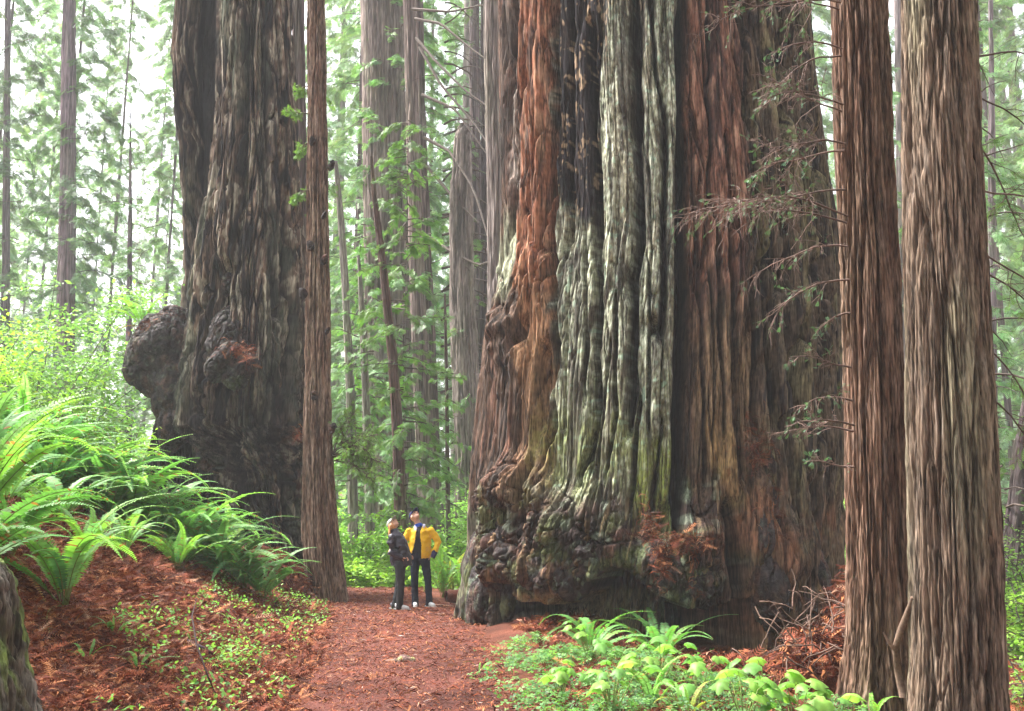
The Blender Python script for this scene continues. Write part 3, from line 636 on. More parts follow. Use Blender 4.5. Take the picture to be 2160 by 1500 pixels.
def old_col(seed, green=.5, pale=.5, char=None):
    def f(lx, ly, z, th, bx, by, d):
        px, py = proj(bx, by, z); n = len(z)
        n1 = perlin(lx * 3, ly * 3, z * .3, seed); n2 = perlin(lx * 12, ly * 12, z * .8, seed + 1); n3 = perlin(lx * 35, ly * 35, z * 5, seed + 2)
        c = np.tile(np.array([[.08, .056, .043]], np.float32), (n, 1))
        c = mixc(c, (.16, .108, .08), sstep(-.1, .4, n1)); c = mixc(c, (.016, .013, .014), sstep(.0, .3, n2))
        c = mixc(c, (.11, .12, .085), sstep(.45 - green * .5, .9 - green * .5, perlin(lx * 2, ly * 2, z * .35, seed + 3)) * .6)
        c = mixc(c, (.38, .34, .27), sstep(.2, .36, -n2 + .3 * n3) * pale)
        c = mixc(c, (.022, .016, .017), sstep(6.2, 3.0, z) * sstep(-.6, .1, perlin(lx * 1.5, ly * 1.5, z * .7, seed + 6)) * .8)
        jx = .03 * perlin(lx * 3, ly * 3, z * .6, seed - 10 + 14) + .008 * perlin(lx * 8, ly * 8, z * 2, seed - 10 + 15); ax, ay = lx + jx, ly + jx
        c = mixc(c, (.014, .011, .011), np.clip(np.maximum(cracks(ax, ay, z, 7, .06, .07, seed - 10 + 3) * .9, cracks(ax, ay, z, 3.0, .05, .05, seed - 10 + 2)), 0, 1) * .9)  # cracks coloured near black, painting shade over the darker wood
        if char is not None:
            m_ = sstep(0, 6, px - np.interp(py, char[0], char[1]) + 8 * n1) * (1 - sstep(560, 660, py)); c = mixc(c, (.010, .009, .011), m_ * .95)
        return np.clip(c * (1 + .4 * n3[:, None]), .006, .6)
    return f
TY = 22.6
o_axis, o_rad = silhouette(TY, [(-400, 468), (0, 462), (200, 458), (400, 436), (600, 408), (700, 396), (800, 384), (900, 375), (1000, 470), (1150, 520), (1250, 540)],
                           [(-400, 605), (0, 618), (200, 622), (400, 630), (600, 644), (800, 650), (1000, 652), (1200, 655), (1300, 665)])
left_tree = empty('twin_stemmed_redwood', (float(o_axis(np.array([.8]))[0][0]), TY, .5)); LL = tuple(left_tree.location)
tag(left_tree, 'dark gnarled old redwood with two fused stems on the left bank', 'tree')
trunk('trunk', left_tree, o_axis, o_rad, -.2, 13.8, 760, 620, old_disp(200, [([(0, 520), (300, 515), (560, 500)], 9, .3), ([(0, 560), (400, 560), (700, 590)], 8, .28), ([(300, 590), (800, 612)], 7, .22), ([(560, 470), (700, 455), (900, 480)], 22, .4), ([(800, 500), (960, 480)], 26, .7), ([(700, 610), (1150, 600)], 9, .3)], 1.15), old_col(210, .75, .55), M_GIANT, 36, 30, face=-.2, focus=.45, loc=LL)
b_axis, b_rad = silhouette(23.4, [(-400, 380), (0, 372), (100, 362), (200, 366), (300, 378), (500, 383), (650, 378), (750, 362), (850, 335), (950, 320)], [(-400, 500), (0, 500), (400, 480), (600, 470), (900, 460)])
trunk('trunk', left_tree, b_axis, b_rad, 1.2, 13.8, 420, 420, old_disp(230, [([(-300, 436), (0, 436), (200, 430), (450, 424), (640, 408)], 30, 1.3), ([(300, 408), (600, 400)], 6, .2)], .7), old_col(240, .2, .35, ([0, 200, 400, 640], [402, 396, 402, 400])), M_GIANT, 36, 30, face=-.2, focus=.45, loc=LL)
def EL(px, py, rx, ry, Y, rot=0):
    p = P(px, py, Y); a = px_r(rx, Y); b = px_r(ry, Y); return (p, (a, max(a, b) * .8, b), (0, R(rot), 0))
blob('burl', left_tree, [EL(308, 748, 44, 58, 22.6), EL(352, 735, 62, 78, 22.6), EL(296, 772, 34, 50, 22.6), EL(325, 800, 44, 44, 22.6), EL(372, 690, 44, 50, 22.8), EL(380, 820, 42, 80, 22.6), EL(355, 800, 40, 50, 22.5), EL(340, 700, 50, 40, 22.6), EL(350, 850, 30, 50, 22.6)], 301, M_BURL, burl_col(11, .2, .05, .8), .03, .06, LL, .025)
blob('burl', left_tree, [EL(490, 762, 40, 38, 21.0), EL(497, 800, 34, 24, 20.9), EL(522, 768, 26, 26, 20.85), EL(462, 775, 24, 34, 21.1), EL(490, 745, 56, 75, 21.65), EL(480, 700, 40, 60, 21.7)], 311, M_BURL, burl_col(12, .15, .0, .7), .022, .10, LL, .02)
blob('buttress', left_tree, [EL(405, 850, 20, 90, 22.5, 6), EL(440, 940, 26, 60, 22.4), EL(365, 900, 30, 60, 22.5)], 331, M_BURL, burl_col(14, .05, .25), .03, .085, LL, .02, vs=.3)
blob('knot', left_tree, [EL(482, 600, 18, 30, 21.75), EL(500, 660, 20, 24, 21.7)], 321, M_BURL, burl_col(13, .2, .2), .025, .06, LL, .02)
clump('orange needles lying on top of the small dark burl of the left tree', [(P(500, 738, 20.75), .42, .2, .16, 260), (P(525, 757, 20.5), .2, .1, .2, 60)], 31)
clump('red needle litter on the top of the big side burl of the left tree', [(P(325, 690, 22.3), .5, .35, .16, 420), (P(355, 668, 22.4), .25, .3, .15, 200)], 32, red=.7)
clump('red brown needles caught in a crevice of the left tree beside the slender trunk', [(P(628, 915, 20.6), .1, .1, .18, 90)], 33, red=.8)

# ---- fibrous second-growth trunks
def fib_disp(seed, f=1.0, amp=1.0):
    def g(lx, ly, z, th, bx, by):
        jg = .012 * perlin(lx * 5, ly * 5, z * 1.0, seed + 8) + .006 * perlin(lx * 18, ly * 18, z * 5, seed + 11); X_, Y_ = lx + jg, ly + jg
        d = .03 * perlin(lx * 2, ly * 2, z * .2, seed)
        b_ = np.clip(.55 + 1.3 * perlin(lx * 5, ly * 5, z * .8, seed + 9), .1, 1)
        d = d - .045 * cracks(X_, Y_, z, 8 * f, .035, .08, seed + 1) - .034 * b_ * cracks(X_, Y_, z, 17 * f, .045, .11, seed + 2) - .014 * cracks(X_, Y_, z, 34 * f, .07, .2, seed + 3)
        d = d + .012 * sstep(-.04, .04, perlin(X_ * 9 * f, Y_ * 9 * f, z * .35, seed + 12)) + .009 * perlin(lx * 45 * f, ly * 45 * f, z * 6, seed + 4)
        return amp * d
    return g
FSC = {400: 1.0, 430: 1.0, 460: .8, 706: .9}
def fib_col(seed, ridge=(.265, .18, .135), furrow=(.14, .066, .045), green=.2):
    def g(lx, ly, z, th, bx, by, d):
        n = len(z); n1 = perlin(lx * 4, ly * 4, z * .3, seed); n2 = perlin(lx * 24, ly * 24, z * 2.2, seed + 1); n3 = perlin(lx * 60, ly * 60, z * 9, seed + 2)
        c = np.tile(np.array([ridge], np.float32), (n, 1))
        sd_ = seed - 50 if z.size > 60000 else seed; jg = .012 * perlin(lx * 5, ly * 5, z * 1.0, sd_ + 8) + .006 * perlin(lx * 18, ly * 18, z * 5, sd_ + 11); ff = FSC.get(sd_, .6)
        fis = np.maximum(cracks(lx + jg, ly + jg, z, 17 * ff, .045, .12, sd_ + 2) * .8, cracks(lx + jg, ly + jg, z, 8 * ff, .035, .09, sd_ + 1))
        c = mixc(c, furrow, sstep(-.15, .35, n2 + .4 * n1) * .7); c = mixc(c, tuple(.8 * a + .12 for a in ridge), sstep(.2, .5, -n2) * .25)
        c = mixc(c, (.24, .25, .16), sstep(.0, .5, perlin(lx * 2, ly * 2, z * .4, seed + 3)) * green)
        c = mixc(c, tuple(.4 * a for a in furrow), np.clip(fis, 0, 1) * .65)      # bare wood colour in the splits, with shade painted in
        return np.clip(c * (1 + .45 * n3[:, None]), .008, .6)
    return g
def lin_axis(pts, Y):
    """pts: (py, px centre, half width px); straight-ish trunk at depth Y"""
    zz = [P(b, a, Y).z for a, b, c in pts]; xx = [P(b, a, Y).x for a, b, c in pts]; rr = [c * Y / F_PX / (CP - (750 - a) / F_PX * SP) for a, b, c in pts]
    o = np.argsort(zz); zz, xx, rr = np.array(zz)[o], np.array(xx)[o], np.array(rr)[o]
    return (lambda z: (np.interp(z, zz, xx), np.full(np.shape(z), Y, float))), (lambda z: np.interp(z, zz, rr)), (xx[0], Y, zz[0])

def branch_curve(p0, d0, L, sag, rs, n=8, wob=.12):
    p = [np.array(p0, float)]; d = np.array(d0, float); d /= np.linalg.norm(d)
    for i in range(n):
        d = d + rs.normal(0, wob, 3) + np.array([0, 0, -sag / n]); d /= np.linalg.norm(d); p.append(p[-1] + d * L / n)
    return np.array(p)
def needle_T():
    """one short live redwood twiglet, flat two-ranked needles"""
    V = []; F = []
    def q(a, b, w_):
        a = np.array(a, float); b = np.array(b, float); d = b - a; nn = np.array([-d[1], d[0], 0]); nn = nn / (np.linalg.norm(nn) + 1e-9) * w_
        k = len(V); m_ = (a + b) / 2; V.extend([a, m_ - nn, b, m_ + nn]); F.append([k, k + 1, k + 2, k + 3])
    q((0, 0, 0), (1, 0, 0), .02)
    for i in range(8):
        t = .05 + i * .115; l = .30 * math.sin(math.pi * (.2 + .75 * (1 - t)))
        for s in (-1, 1): q((t, 0, 0), (t + l * .6, s * l, .02), .035)
    return np.array(V, np.float32), np.array(F)
NT = needle_T()
def twiggy(mbw, mbl, p0, d0, L, sag, rs, dead=.6, r0=.012, sub=9, wood=(.23, .16, .13), leaf=(.10, .19, .07), lsz=.11):
    """main twig with side twigs: wood to mbw, needle sprays to mbl"""
    c = branch_curve(p0, d0, L, sag, rs, 9, .10); mbw.tube(c, np.linspace(r0, r0 * .35, len(c)), 4, np.array(wood) * rs.uniform(.7, 1.2))
    base, dirs, sz = [], [], []
    for i in range(sub):
        t = rs.uniform(.18, 1); k = min(int(t * 9), 8); q = c[k] + (c[k + 1] - c[k]) * (t * 9 - k); dd = c[k + 1] - c[k]; dd /= np.linalg.norm(dd)
        s = np.cross(dd, [0, 0, 1]) * rs.choice([-1, 1]); v = dd * .7 + s * rs.uniform(.4, 1) + rs.normal(0, .35, 3)
        l = L * rs.uniform(.18, .42) * (1.15 - t * .5)
        cc = branch_curve(q, v, l, sag * .8, rs, 5, .2); mbw.tube(cc, np.linspace(r0 * .45, r0 * .2, 6), 3, np.array(wood) * rs.uniform(.8, 1.4))
        for j in range(4):
            kk = rs.randint(1, 5); v2 = (cc[kk + 1] - cc[kk]); v2 = v2 / np.linalg.norm(v2) + rs.normal(0, .6, 3); l2 = l * rs.uniform(.2, .45)
            c3 = branch_curve(cc[kk], v2, l2, sag, rs, 3, .25); mbw.tube(c3, np.linspace(r0 * .25, r0 * .14, 4), 3, np.array(wood) * rs.uniform(.9, 1.6))
            if rs.uniform() > dead:
                base.append(c3[2]); dirs.append(c3[3] - c3[2]); sz.append(lsz * rs.uniform(.6, 1.3))
        if rs.uniform() > dead * .8:
            for kk in (3, 4, 5): base.append(cc[kk]); dirs.append(cc[kk] - cc[kk - 1] + rs.normal(0, .02, 3)); sz.append(lsz * rs.uniform(.7, 1.4))
    if base:
        D = np.array(dirs); yaw = np.arctan2(D[:, 1], D[:, 0]); pit = np.arctan2(-D[:, 2], np.hypot(D[:, 0], D[:, 1])); m_ = len(D)
        mbl.scatter(NT[0], NT[1], rotm(yaw, pit, rs.normal(0, .6, m_), np.array(sz)), np.array(base), np.array(leaf)[None] * rs.uniform(.6, 1.6, (m_, 1)))

def fib_tree(name, label, pts, Y, seed, nth, z1, nz, ztop, cat='tree', group=None, colkw={}, f=1.0, amp=1.0, face=0.):
    ax, rd, base = lin_axis(pts, Y); e = empty(name, base); tag(e, label, cat, group)
    trunk('trunk', e, ax, rd, base[2] - .3, z1, nth, nz, fib_disp(seed, f, amp), fib_col(seed + 50, **colkw), M_BARK, ztop, 12, face=face, focus=.3, loc=base)
    return e, base
tA, bA = fib_tree('redwood_tree', 'straight dark brown redwood trunk standing in front of the giant, left of the paler one',
         [(-500, 1800, 52), (0, 1814, 55), (300, 1823, 57), (600, 1836, 60), (900, 1844, 63), (1200, 1850, 66), (1350, 1852, 72), (1470, 1850, 84)], 9.4, 400, 420, 7.2, 620, 26, colkw=dict(ridge=(.17, .105, .074), furrow=(.08, .040, .027), green=.08), face=.33)
tB, bB = fib_tree('redwood_tree', 'thick pale grey brown redwood trunk nearest the right edge of the path scene',
         [(-500, 1960, 68), (0, 1978, 72), (300, 1985, 77), (600, 1997, 83), (900, 2008, 88), (1200, 2018, 92), (1400, 2022, 97), (1560, 2022, 108)], 8.4, 430, 520, 6.6, 620, 26, colkw=dict(ridge=(.155, .112, .082), furrow=(.075, .046, .032), green=.35), face=.4)
tC, bC = fib_tree('redwood_tree', 'slender reddish redwood trunk at the path edge in front of the old left tree',
         [(-500, 664, 16), (0, 667, 18), (300, 670, 21), (500, 671, 23), (800, 671, 27), (1000, 672, 33), (1120, 676, 38), (1200, 684, 40), (1262, 692, 42)], 20.6, 460, 300, 12.8, 640, 34, colkw=dict(ridge=(.20, .135, .10), furrow=(.10, .05, .034), green=.1), f=.8, amp=1.2)
# knots and stubs on the slender trunk
for i, (px, py) in enumerate([(698, 350), (660, 300), (683, 455), (684, 548), (640, 620), (690, 700), (655, 520), (700, 905), (664, 835)]):
    p = P(px, py, 20.3); blob('knot', tC, [(p, (.07, .09, .10), (0, .3, 0)), (p + Vector((.05 if px > 672 else -.02, -.08, .05)), (.05, .06, .05), (0, 0, 0))], 470 + i, M_BURL, burl_col(20 + i, 0, .3), .015, .03, bC, .01)

# branches of the nearer right trunk, reaching left in front of the giant
rs = np.random.RandomState(77)
for (px, py, L_, sag, dirx, dirz, dead, sub, n) in [(1768, 118, .9, .9, -1, .15, .75, 12, 2), (1770, 235, .95, .5, -1, .12, .6, 16, 2), (1775, 318, 1.15, .5, -1, .15, .5, 18, 2), (1778, 400, 1.45, .5, -1, .1, .4, 20, 1), (1780, 470, 1.5, .9, -1, .25, .5, 22, 2), (1786, 590, .9, 1.0, -1, .1, .4, 12, 1), (1793, 845, .6, .8, -1, .1, .4, 10, 1), (1782, 520, 1.0, .8, -1, .2, .7, 16, 1),
                                           (1788, 660, .55, .4, -1, .25, .35, 9, 1), (1790, 775, .65, .15, -1, .12, .4, 9, 1), (1794, 910, .75, .3, -1, .3, .65, 12, 2), (1796, 985, .5, .2, -1, -.05, .5, 8, 1), (1765, 20, 1.2, .4, -1, .3, .35, 14, 2)]:
    mw, ml = MB(), MB(); ml.add(np.zeros((4, 3)), np.array([[0, 1, 2, 3]]), (.1, .2, .1))
    p = P(px + 6, py, 9.25)
    for q in range(n):
        twiggy(mw, ml, p + Vector((0, -.05 * q, .05 * q)), (dirx, rs.uniform(-.35, .1), dirz + rs.uniform(-.15, .2)), L_ * rs.uniform(.8, 1.1), sag, rs, min(.85, dead + .15), .011, int(sub * 1.3), lsz=.05, wood=(.13, .085, .07), leaf=(.08, .17, .09))
    for m_ in (mw, ml): m_.V = [v - np.array(bA, np.float32) for v in m_.V]
    br = obj('branch', mw.mesh('branch', [M_TWIG]), tA)
    obj('needles', ml.mesh('needles', [M_NEEDLE], False), br)
# leaning dead stick between the right trunks
mbk = MB(); c = [P(1905, 1470, 8.6), P(1893, 1410, 8.6), P(1888, 1370, 8.55), P(1900, 1330, 8.5), P(1915, 1290, 8.45), P(1925, 1262, 8.4), P(1945, 1262, 8.35)]
mbk.tube(c, [.034, .030, .027, .031, .024, .02, .008], 8, (.13, .085, .06), cap=True); mbk.tube([c[2], c[2] + Vector((-.06, -.03, .06)), c[2] + Vector((-.1, -.03, .14))], [.02, .014, .006], 5, (.2, .13, .1))
o = obj('dead_branch', mbk.mesh('dead_branch', [M_TWIG])); tag(o, 'crooked bare dead branch leaning between the two right trunks', 'branch')
mbk = MB(); rsx = np.random.RandomState(12)
for i in range(60):
    p = Vector((3.0 + rsx.normal(0, .28), 10.1 + rsx.normal(0, .3), .25 + rsx.uniform(0, .6)))
    c = branch_curve(p, rsx.normal(0, 1, 3) + np.array([-.4, -.3, .2]), rsx.uniform(.2, .6), .6, rsx, 5, .25); mbk.tube(c, np.linspace(.009, .003, 6), 4, np.array((.13, .08, .062)) * rsx.uniform(.6, 1.4))
o = obj('twig_tangle', mbk.mesh('twig_tangle', [M_TWIG])); tag(o, 'tangle of bare twigs at the foot of the darker right trunk', 'twigs')

# mossy stump at lower left
def stump_disp(lx, ly, z, th, bx, by):
    return .12 * perlin(lx * 3, ly * 3, z * .8, 501) - .06 * cracks(lx, ly, z, 8, .15, .16, 502) - .03 * cracks(lx, ly, z, 18, .25, .2, 503) + .02 * perlin(lx * 30, ly * 30, z * 14, 504)
def stump_col(lx, ly, z, th, bx, by, d):
    n = len(z); c = np.tile(np.array([[.075, .06, .045]], np.float32), (n, 1)); n2 = perlin(lx * 20, ly * 20, z * 7, 510)
    c = mixc(c, (.15, .13, .11), sstep(0, .4, perlin(lx * 9, ly * 9, z * 2, 511))); c = mixc(c, (.11, .15, .04), sstep(-.15, .4, perlin(lx * 4, ly * 4, z * 2, 512) + .4 * n2) * .85)
    return np.clip(c * (1 + .5 * n2[:, None]), .01, .5)
sb = P(-20, 1470, 6.6)
sx_, sr_ = (lambda z: (sb.x + -.22 * np.clip(z - .1, -1, 2), np.full(np.shape(z), 6.6))), (lambda z: .37 - .03 * np.clip(z, -1, 1.0) - .25 * sstep(1.2, 1.6, z) + .08 * sstep(.4, 0, z))
stump = empty('mossy_stump', (sb.x, 6.6, .1)); tag(stump, 'mossy weathered tree stump at the lower left corner', 'stump')
trunk('wood', stump, sx_, sr_, -.2, 1.52, 460, 260, stump_disp, stump_col, M_GIANT, loc=(sb.x, 6.6, .1))

# ------------------------------------------------------------------ ferns
def frond_mesh(seed, L=1.0, n=34, wmax=.105, droop=1.35, lift=1.15, col=(.13, .27, .055), brown=0.0):
    """frond starts at origin, rises at angle lift and arches along +x"""
    rs = np.random.RandomState(seed); ns = 90
    s = np.linspace(0, 1, ns); ang = lift - (lift + droop - .6) * s ** 1.25; side = rs.normal(0, .18) * s ** 2
    dx, dz = np.cos(ang), np.sin(ang); x = np.cumsum(dx) / ns * L; z = np.cumsum(dz) / ns * L; y = side * L
    C = np.stack([x, y, z], 1); T = np.gradient(C, axis=0); T /= np.linalg.norm(T, axis=1)[:, None]
    mb = MB(); k = np.linspace(0, ns - 1, 14).astype(int); mb.tube(C[k], np.linspace(.005, .0015, 14), 4, np.array((.17, .20, .06)))
    roll = rs.normal(0, .25)
    V = []; F = []; CC = []
    for i in range(n):
        t = .13 + .87 * (i + .5) / n; q = t * (ns - 1); a = int(q); c0 = C[a] + (C[min(a + 1, ns - 1)] - C[a]) * (q - a); tt = T[a]
        wl = wmax * (min(1, (t - .1) / .22)) ** .6 * (1 - max(0, (t - .42) / .58) ** 1.5 * .93)
        S0 = np.cross(tt, [0, 0, 1.]); S0 /= np.linalg.norm(S0) + 1e-9; U = np.cross(S0, tt)
        for sgn in (-1, 1):
            if rs.uniform() < .03: continue
            S1 = S0 * sgn * math.cos(roll * sgn + .1) + U * (math.sin(roll * sgn * .7) + .12 + rs.normal(0, .07)); dr = S1 + tt * (.22 + rs.normal(0, .05)); dr /= np.linalg.norm(dr)
            l = wl * rs.uniform(.9, 1.08); hw = .0062 + .003 * (wl / wmax); sag_ = np.array([0, 0, -l * l * 1.8])
            k0 = len(V); b_ = tt * hw
            V.extend([c0 - b_ * .8, c0 + b_ * .8, c0 + dr * l * .45 + b_ + sag_ * .3 + U * .004, c0 + dr * l * .45 - b_ + sag_ * .3, c0 + dr * l + sag_])
            F.append((k0, k0 + 1, k0 + 2, k0 + 3)); F.append((k0 + 3, k0 + 2, k0 + 4, k0 + 4))
            cc = np.array(col) * rs.uniform(.82, 1.18) * (1 + .35 * t)
            if rs.uniform() < brown: cc = np.array((.30, .15, .05)) * rs.uniform(.6, 1.2)
            CC.extend([cc * .9, cc * .9, cc, cc, cc * 1.1])
    V = np.array(V); F = np.array(F); quads = F[0::2]; tris = F[1::2][:, :3]
    mb.add(V, quads, np.array(CC)); mb.F.setdefault(3, []).append(tris + mb.n - len(V))
    return mb.mesh('frond', [M_FERN], True)
FR = {}
pal = {'mid': (.11, .27, .07), 'lime': (.19, .39, .075), 'pale': (.18, .36, .13), 'blue': (.10, .25, .10), 'yellow': (.27, .34, .06)}
for kname, cc in pal.items():
    FR[kname] = [frond_mesh(600 + i * 7 + len(kname), 1.0, 48 + 3 * (i % 3), .062 + .010 * (i % 3), droop=[.9, 1.3, 1.7, 1.1][i % 4], lift=[1.2, .95, 1.3, .7][i % 4], col=cc, brown=.04 if kname != 'yellow' else .2) for i in range(4)]
FB = [frond_mesh(690 + i, 1.0, 34, .07, droop=1.5, lift=.4, col=(.30, .13, .05), brown=.5) for i in range(2)]
def fern(label, p, size, nf, seed, kind='mid', tilt=(0, 0), spread=(0, 6.283), dead=1, group='sword ferns on the left bank', upright=0.0, tint=None):
    rs = np.random.RandomState(seed); e = empty('sword_fern', p); tag(e, label, 'fern', group)
    for i in range(nf):
        a = spread[0] + (spread[1] - spread[0]) * (i + rs.uniform(-.35, .35)) / nf
        k2 = kind if rs.uniform() > .3 else rs.choice(list(pal)[:4])
        me = FR[k2][rs.randint(4)]
        inner = rs.uniform() < .3
        obj('frond', me, e, loc=(.03 * math.cos(a), .03 * math.sin(a), 0), rot=Euler((rs.normal(0, .18), -rs.uniform(.0, .3) * (1 if not inner else 1.8) - upright, a), 'XYZ'), scale=size * rs.uniform(.75, 1.15) * (.8 if inner else 1))
    for i in range(dead):
        obj('frond', FB[i % 2], e, rot=Euler((rs.normal(0, .2), .25, rs.uniform(0, 6.28)), 'XYZ'), scale=size * .8)
    return e
def gp(px, py): return hit(px, py)
fl = [  # px, py base, size, fronds, kind, label
    (455, 1075, 1.25, 20, 'pale', 'large sword fern arching in front of the old left tree'),
    (560, 1120, .85, 10, 'mid', 'sword fern hanging over the bank nearest the old left tree'),
    (375, 1205, .75, 12, 'lime', 'bright upright sword fern in the middle of the red bank'),
    (490, 1180, .8, 11, 'pale', 'sword fern with pale fronds drooping towards the path'),
    (135, 1285, .95, 11, 'lime', 'small bright upright fern just right of the mossy stump'),
    (230, 1110, 1.2, 16, 'mid', 'big sword fern in the centre of the left fern mass'),
    (330, 1010, 1.2, 16, 'pale', 'sword fern rising below the side burl of the left tree'),
    (395, 960, 1.1, 14, 'mid', 'sword fern close under the dark hollow of the left tree'),
    (100, 1060, 1.2, 16, 'blue', 'dark sword fern above the mossy stump'),
    (-30, 1010, 1.3, 16, 'mid', 'sword fern at the left edge with long low fronds'),
    (190, 970, 1.2, 15, 'mid', 'sword fern in the upper row, second from the left edge'),
    (40, 930, 1.3, 16, 'pale', 'sword fern in the upper row at the left edge'),
    (290, 920, 1.1, 13, 'lime', 'sword fern in the upper row under the side burl'),
    (130, 870, 1.2, 14, 'lime', 'light green fern on the crest left of the burl'),
    (-20, 850, 1.2, 14, 'mid', 'fern on the crest at the left edge below the overhanging fronds'),
    (230, 860, 1.1, 12, 'pale', 'pale fern on the crest just left of the side burl'),
    (20, 1180, .9, 11, 'mid', 'sword fern directly above the mossy stump on the red bank'),
    (180, 1180, .75, 9, 'lime', 'light green sword fern with brown tips on the red bank'),
    (290, 1130, .9, 11, 'mid', 'sword fern between the big centre fern and the bright upright one'),
    (240, 1345, .35, 6, 'lime', 'tiny fern low on the bank right of the stump'),
    (180, 1400, .3, 5, 'mid', 'tiny dark fern on the litter near the bottom left'),
    (290, 1420, .3, 5, 'lime', 'tiny fern near the bottom of the red bank'),
    (90, 830, 1.15, 12, 'mid', 'upright fern high on the crest near the left edge'), (180, 880, 1.1, 12, 'lime', 'upright lime fern on the crest below the pale shrubs'), (20, 880, 1.2, 13, 'pale', 'upright pale fern high at the left edge'), (260, 900, 1.05, 12, 'mid', 'upright fern on the crest left of the old tree'),
    (520, 1105, 1.0, 14, 'mid', 'sword fern low against the dark base of the old left tree'), (420, 1140, .9, 12, 'mid', 'sword fern just above the bright upright fern'), (260, 1180, .72, 10, 'pale', 'pale sword fern on the litter left of the bright upright one'),
    (10, 1075, 1.0, 13, 'pale', 'sword fern low on the crest at the left edge above the stump'), (120, 1110, 1.0, 12, 'mid', 'sword fern right of the low one at the left edge'), (330, 1150, .85, 12, 'blue', 'dark sword fern left of the bright upright one'),
    (230, 1030, 1.1, 14, 'pale', 'pale sword fern above the big centre fern'), (400, 1060, 1.1, 14, 'pale', 'pale sword fern left of the large arching one'), (480, 1030, 1.0, 13, 'mid', 'sword fern behind the large arching one'),
    (60, 790, 1.3, 14, 'lime', 'tall fern behind the crest at the far left'),
    (160, 800, 1.2, 12, 'lime', 'fern behind the crest in front of the pale shrubs'),
]
for i, (px, py, sz, nf, kd, lb) in enumerate(fl):
    p = gp(px, py); 
    if p.y > 24: p = Vector(P(px, py, 17)); p.z = float(G(p.x, p.y))
    if sz > .7: sz *= 1.4 if py > 1000 else 1.75; nf = int(nf * 1.75)
    p.z += .02; fern(lb, p, sz, nf, 900 + i, kd, upright=.12 if 'upright' in lb else 0)
# overhanging ferns on the hump at the left edge
for i, (x_, y_, sz, lb) in enumerate([(-5.0, 9.4, 1.65, 'fern on the hump whose fronds hang in from the left edge'), (-4.5, 8.3, 1.35, 'nearest fern leaning in low at the left edge above the stump'), (-5.9, 11.2, 1.8, 'fern behind the overhanging one at the left edge')]):
    fern(lb, Vector((x_, y_, float(G(x_, y_)) + .05)), sz, 22, 950 + i, ['lime', 'mid', 'mid'][i], upright=[.3, .1, .35][i])
fp = P(300, 690, 22.9); fern('pale fern growing behind the side burl of the left tree', fp, 1.0, 11, 960, 'lime', upright=.15, dead=2)
g2 = 'ferns beside the path'
for i, (px, py, sz, nf, kd, lb, up) in enumerate([(1245, 1385, .95, 13, 'mid', 'sword fern left of the pair below the giant redwood', 0), (1395, 1400, 1.1, 15, 'mid', 'dark sword fern right of the pair below the giant redwood', .15), (1375, 1500, .7, 11, 'lime', 'yellow green fern among the big leaf plants at the bottom', .25),
        (1450, 1520, .5, 7, 'yellow', 'yellow fern at the bottom edge right of the path', .2), (1845, 1530, .45, 6, 'lime', 'small bright fern at the bottom in front of the darker right trunk', .3),
        (935, 1262, 1.25, 16, 'lime', 'tall yellow green fern standing right of the man in yellow', .45), (975, 1258, 1.1, 13, 'lime', 'tall fern close to the left foot of the giant redwood', .4), (955, 1250, 1.2, 13, 'yellow', 'tall fern behind the dark broken log end', .45), (1010, 1420, .2, 4, 'lime', 'tiny fern at the right path edge', .2)]):
    p = gp(px, py); fern(lb, p, sz, nf, 970 + i, kd, group=g2, upright=up, dead=0)

# ------------------------------------------------------------------ small plants: oxalis carpet, seedlings
def oxalis_T():
    V = []; F = []
    for k in range(3):
        a = k * 2.094; ca, sa = math.cos(a), math.sin(a)
        for (x_, y_, z_) in [(0, 0, 0), (.75, -.48, -.08), (1.0, -.2, -.12), (.85, 0, -.02), (1.0, .2, -.12), (.75, .48, -.08)]:
            V.append((x_ * ca - y_ * sa, x_ * sa + y_ * ca, z_))
        b_ = k * 6; F += [[b_, b_ + 1, b_ + 2, b_ + 3], [b_, b_ + 3, b_ + 4, b_ + 5]]
    return np.array(V, np.float32), np.array(F)
OX = oxalis_T()
def leaf_T():
    V = np.array([[0, 0, 0], [.35, -.28, .04], [.35, 0, -.02], [.35, .28, .04], [1, 0, -.10], [.7, -.22, 0], [.7, .22, 0]], np.float32)
    return V, np.array([[0, 1, 5, 2], [2, 5, 4, 6], [0, 2, 6, 3]])
LF = leaf_T()
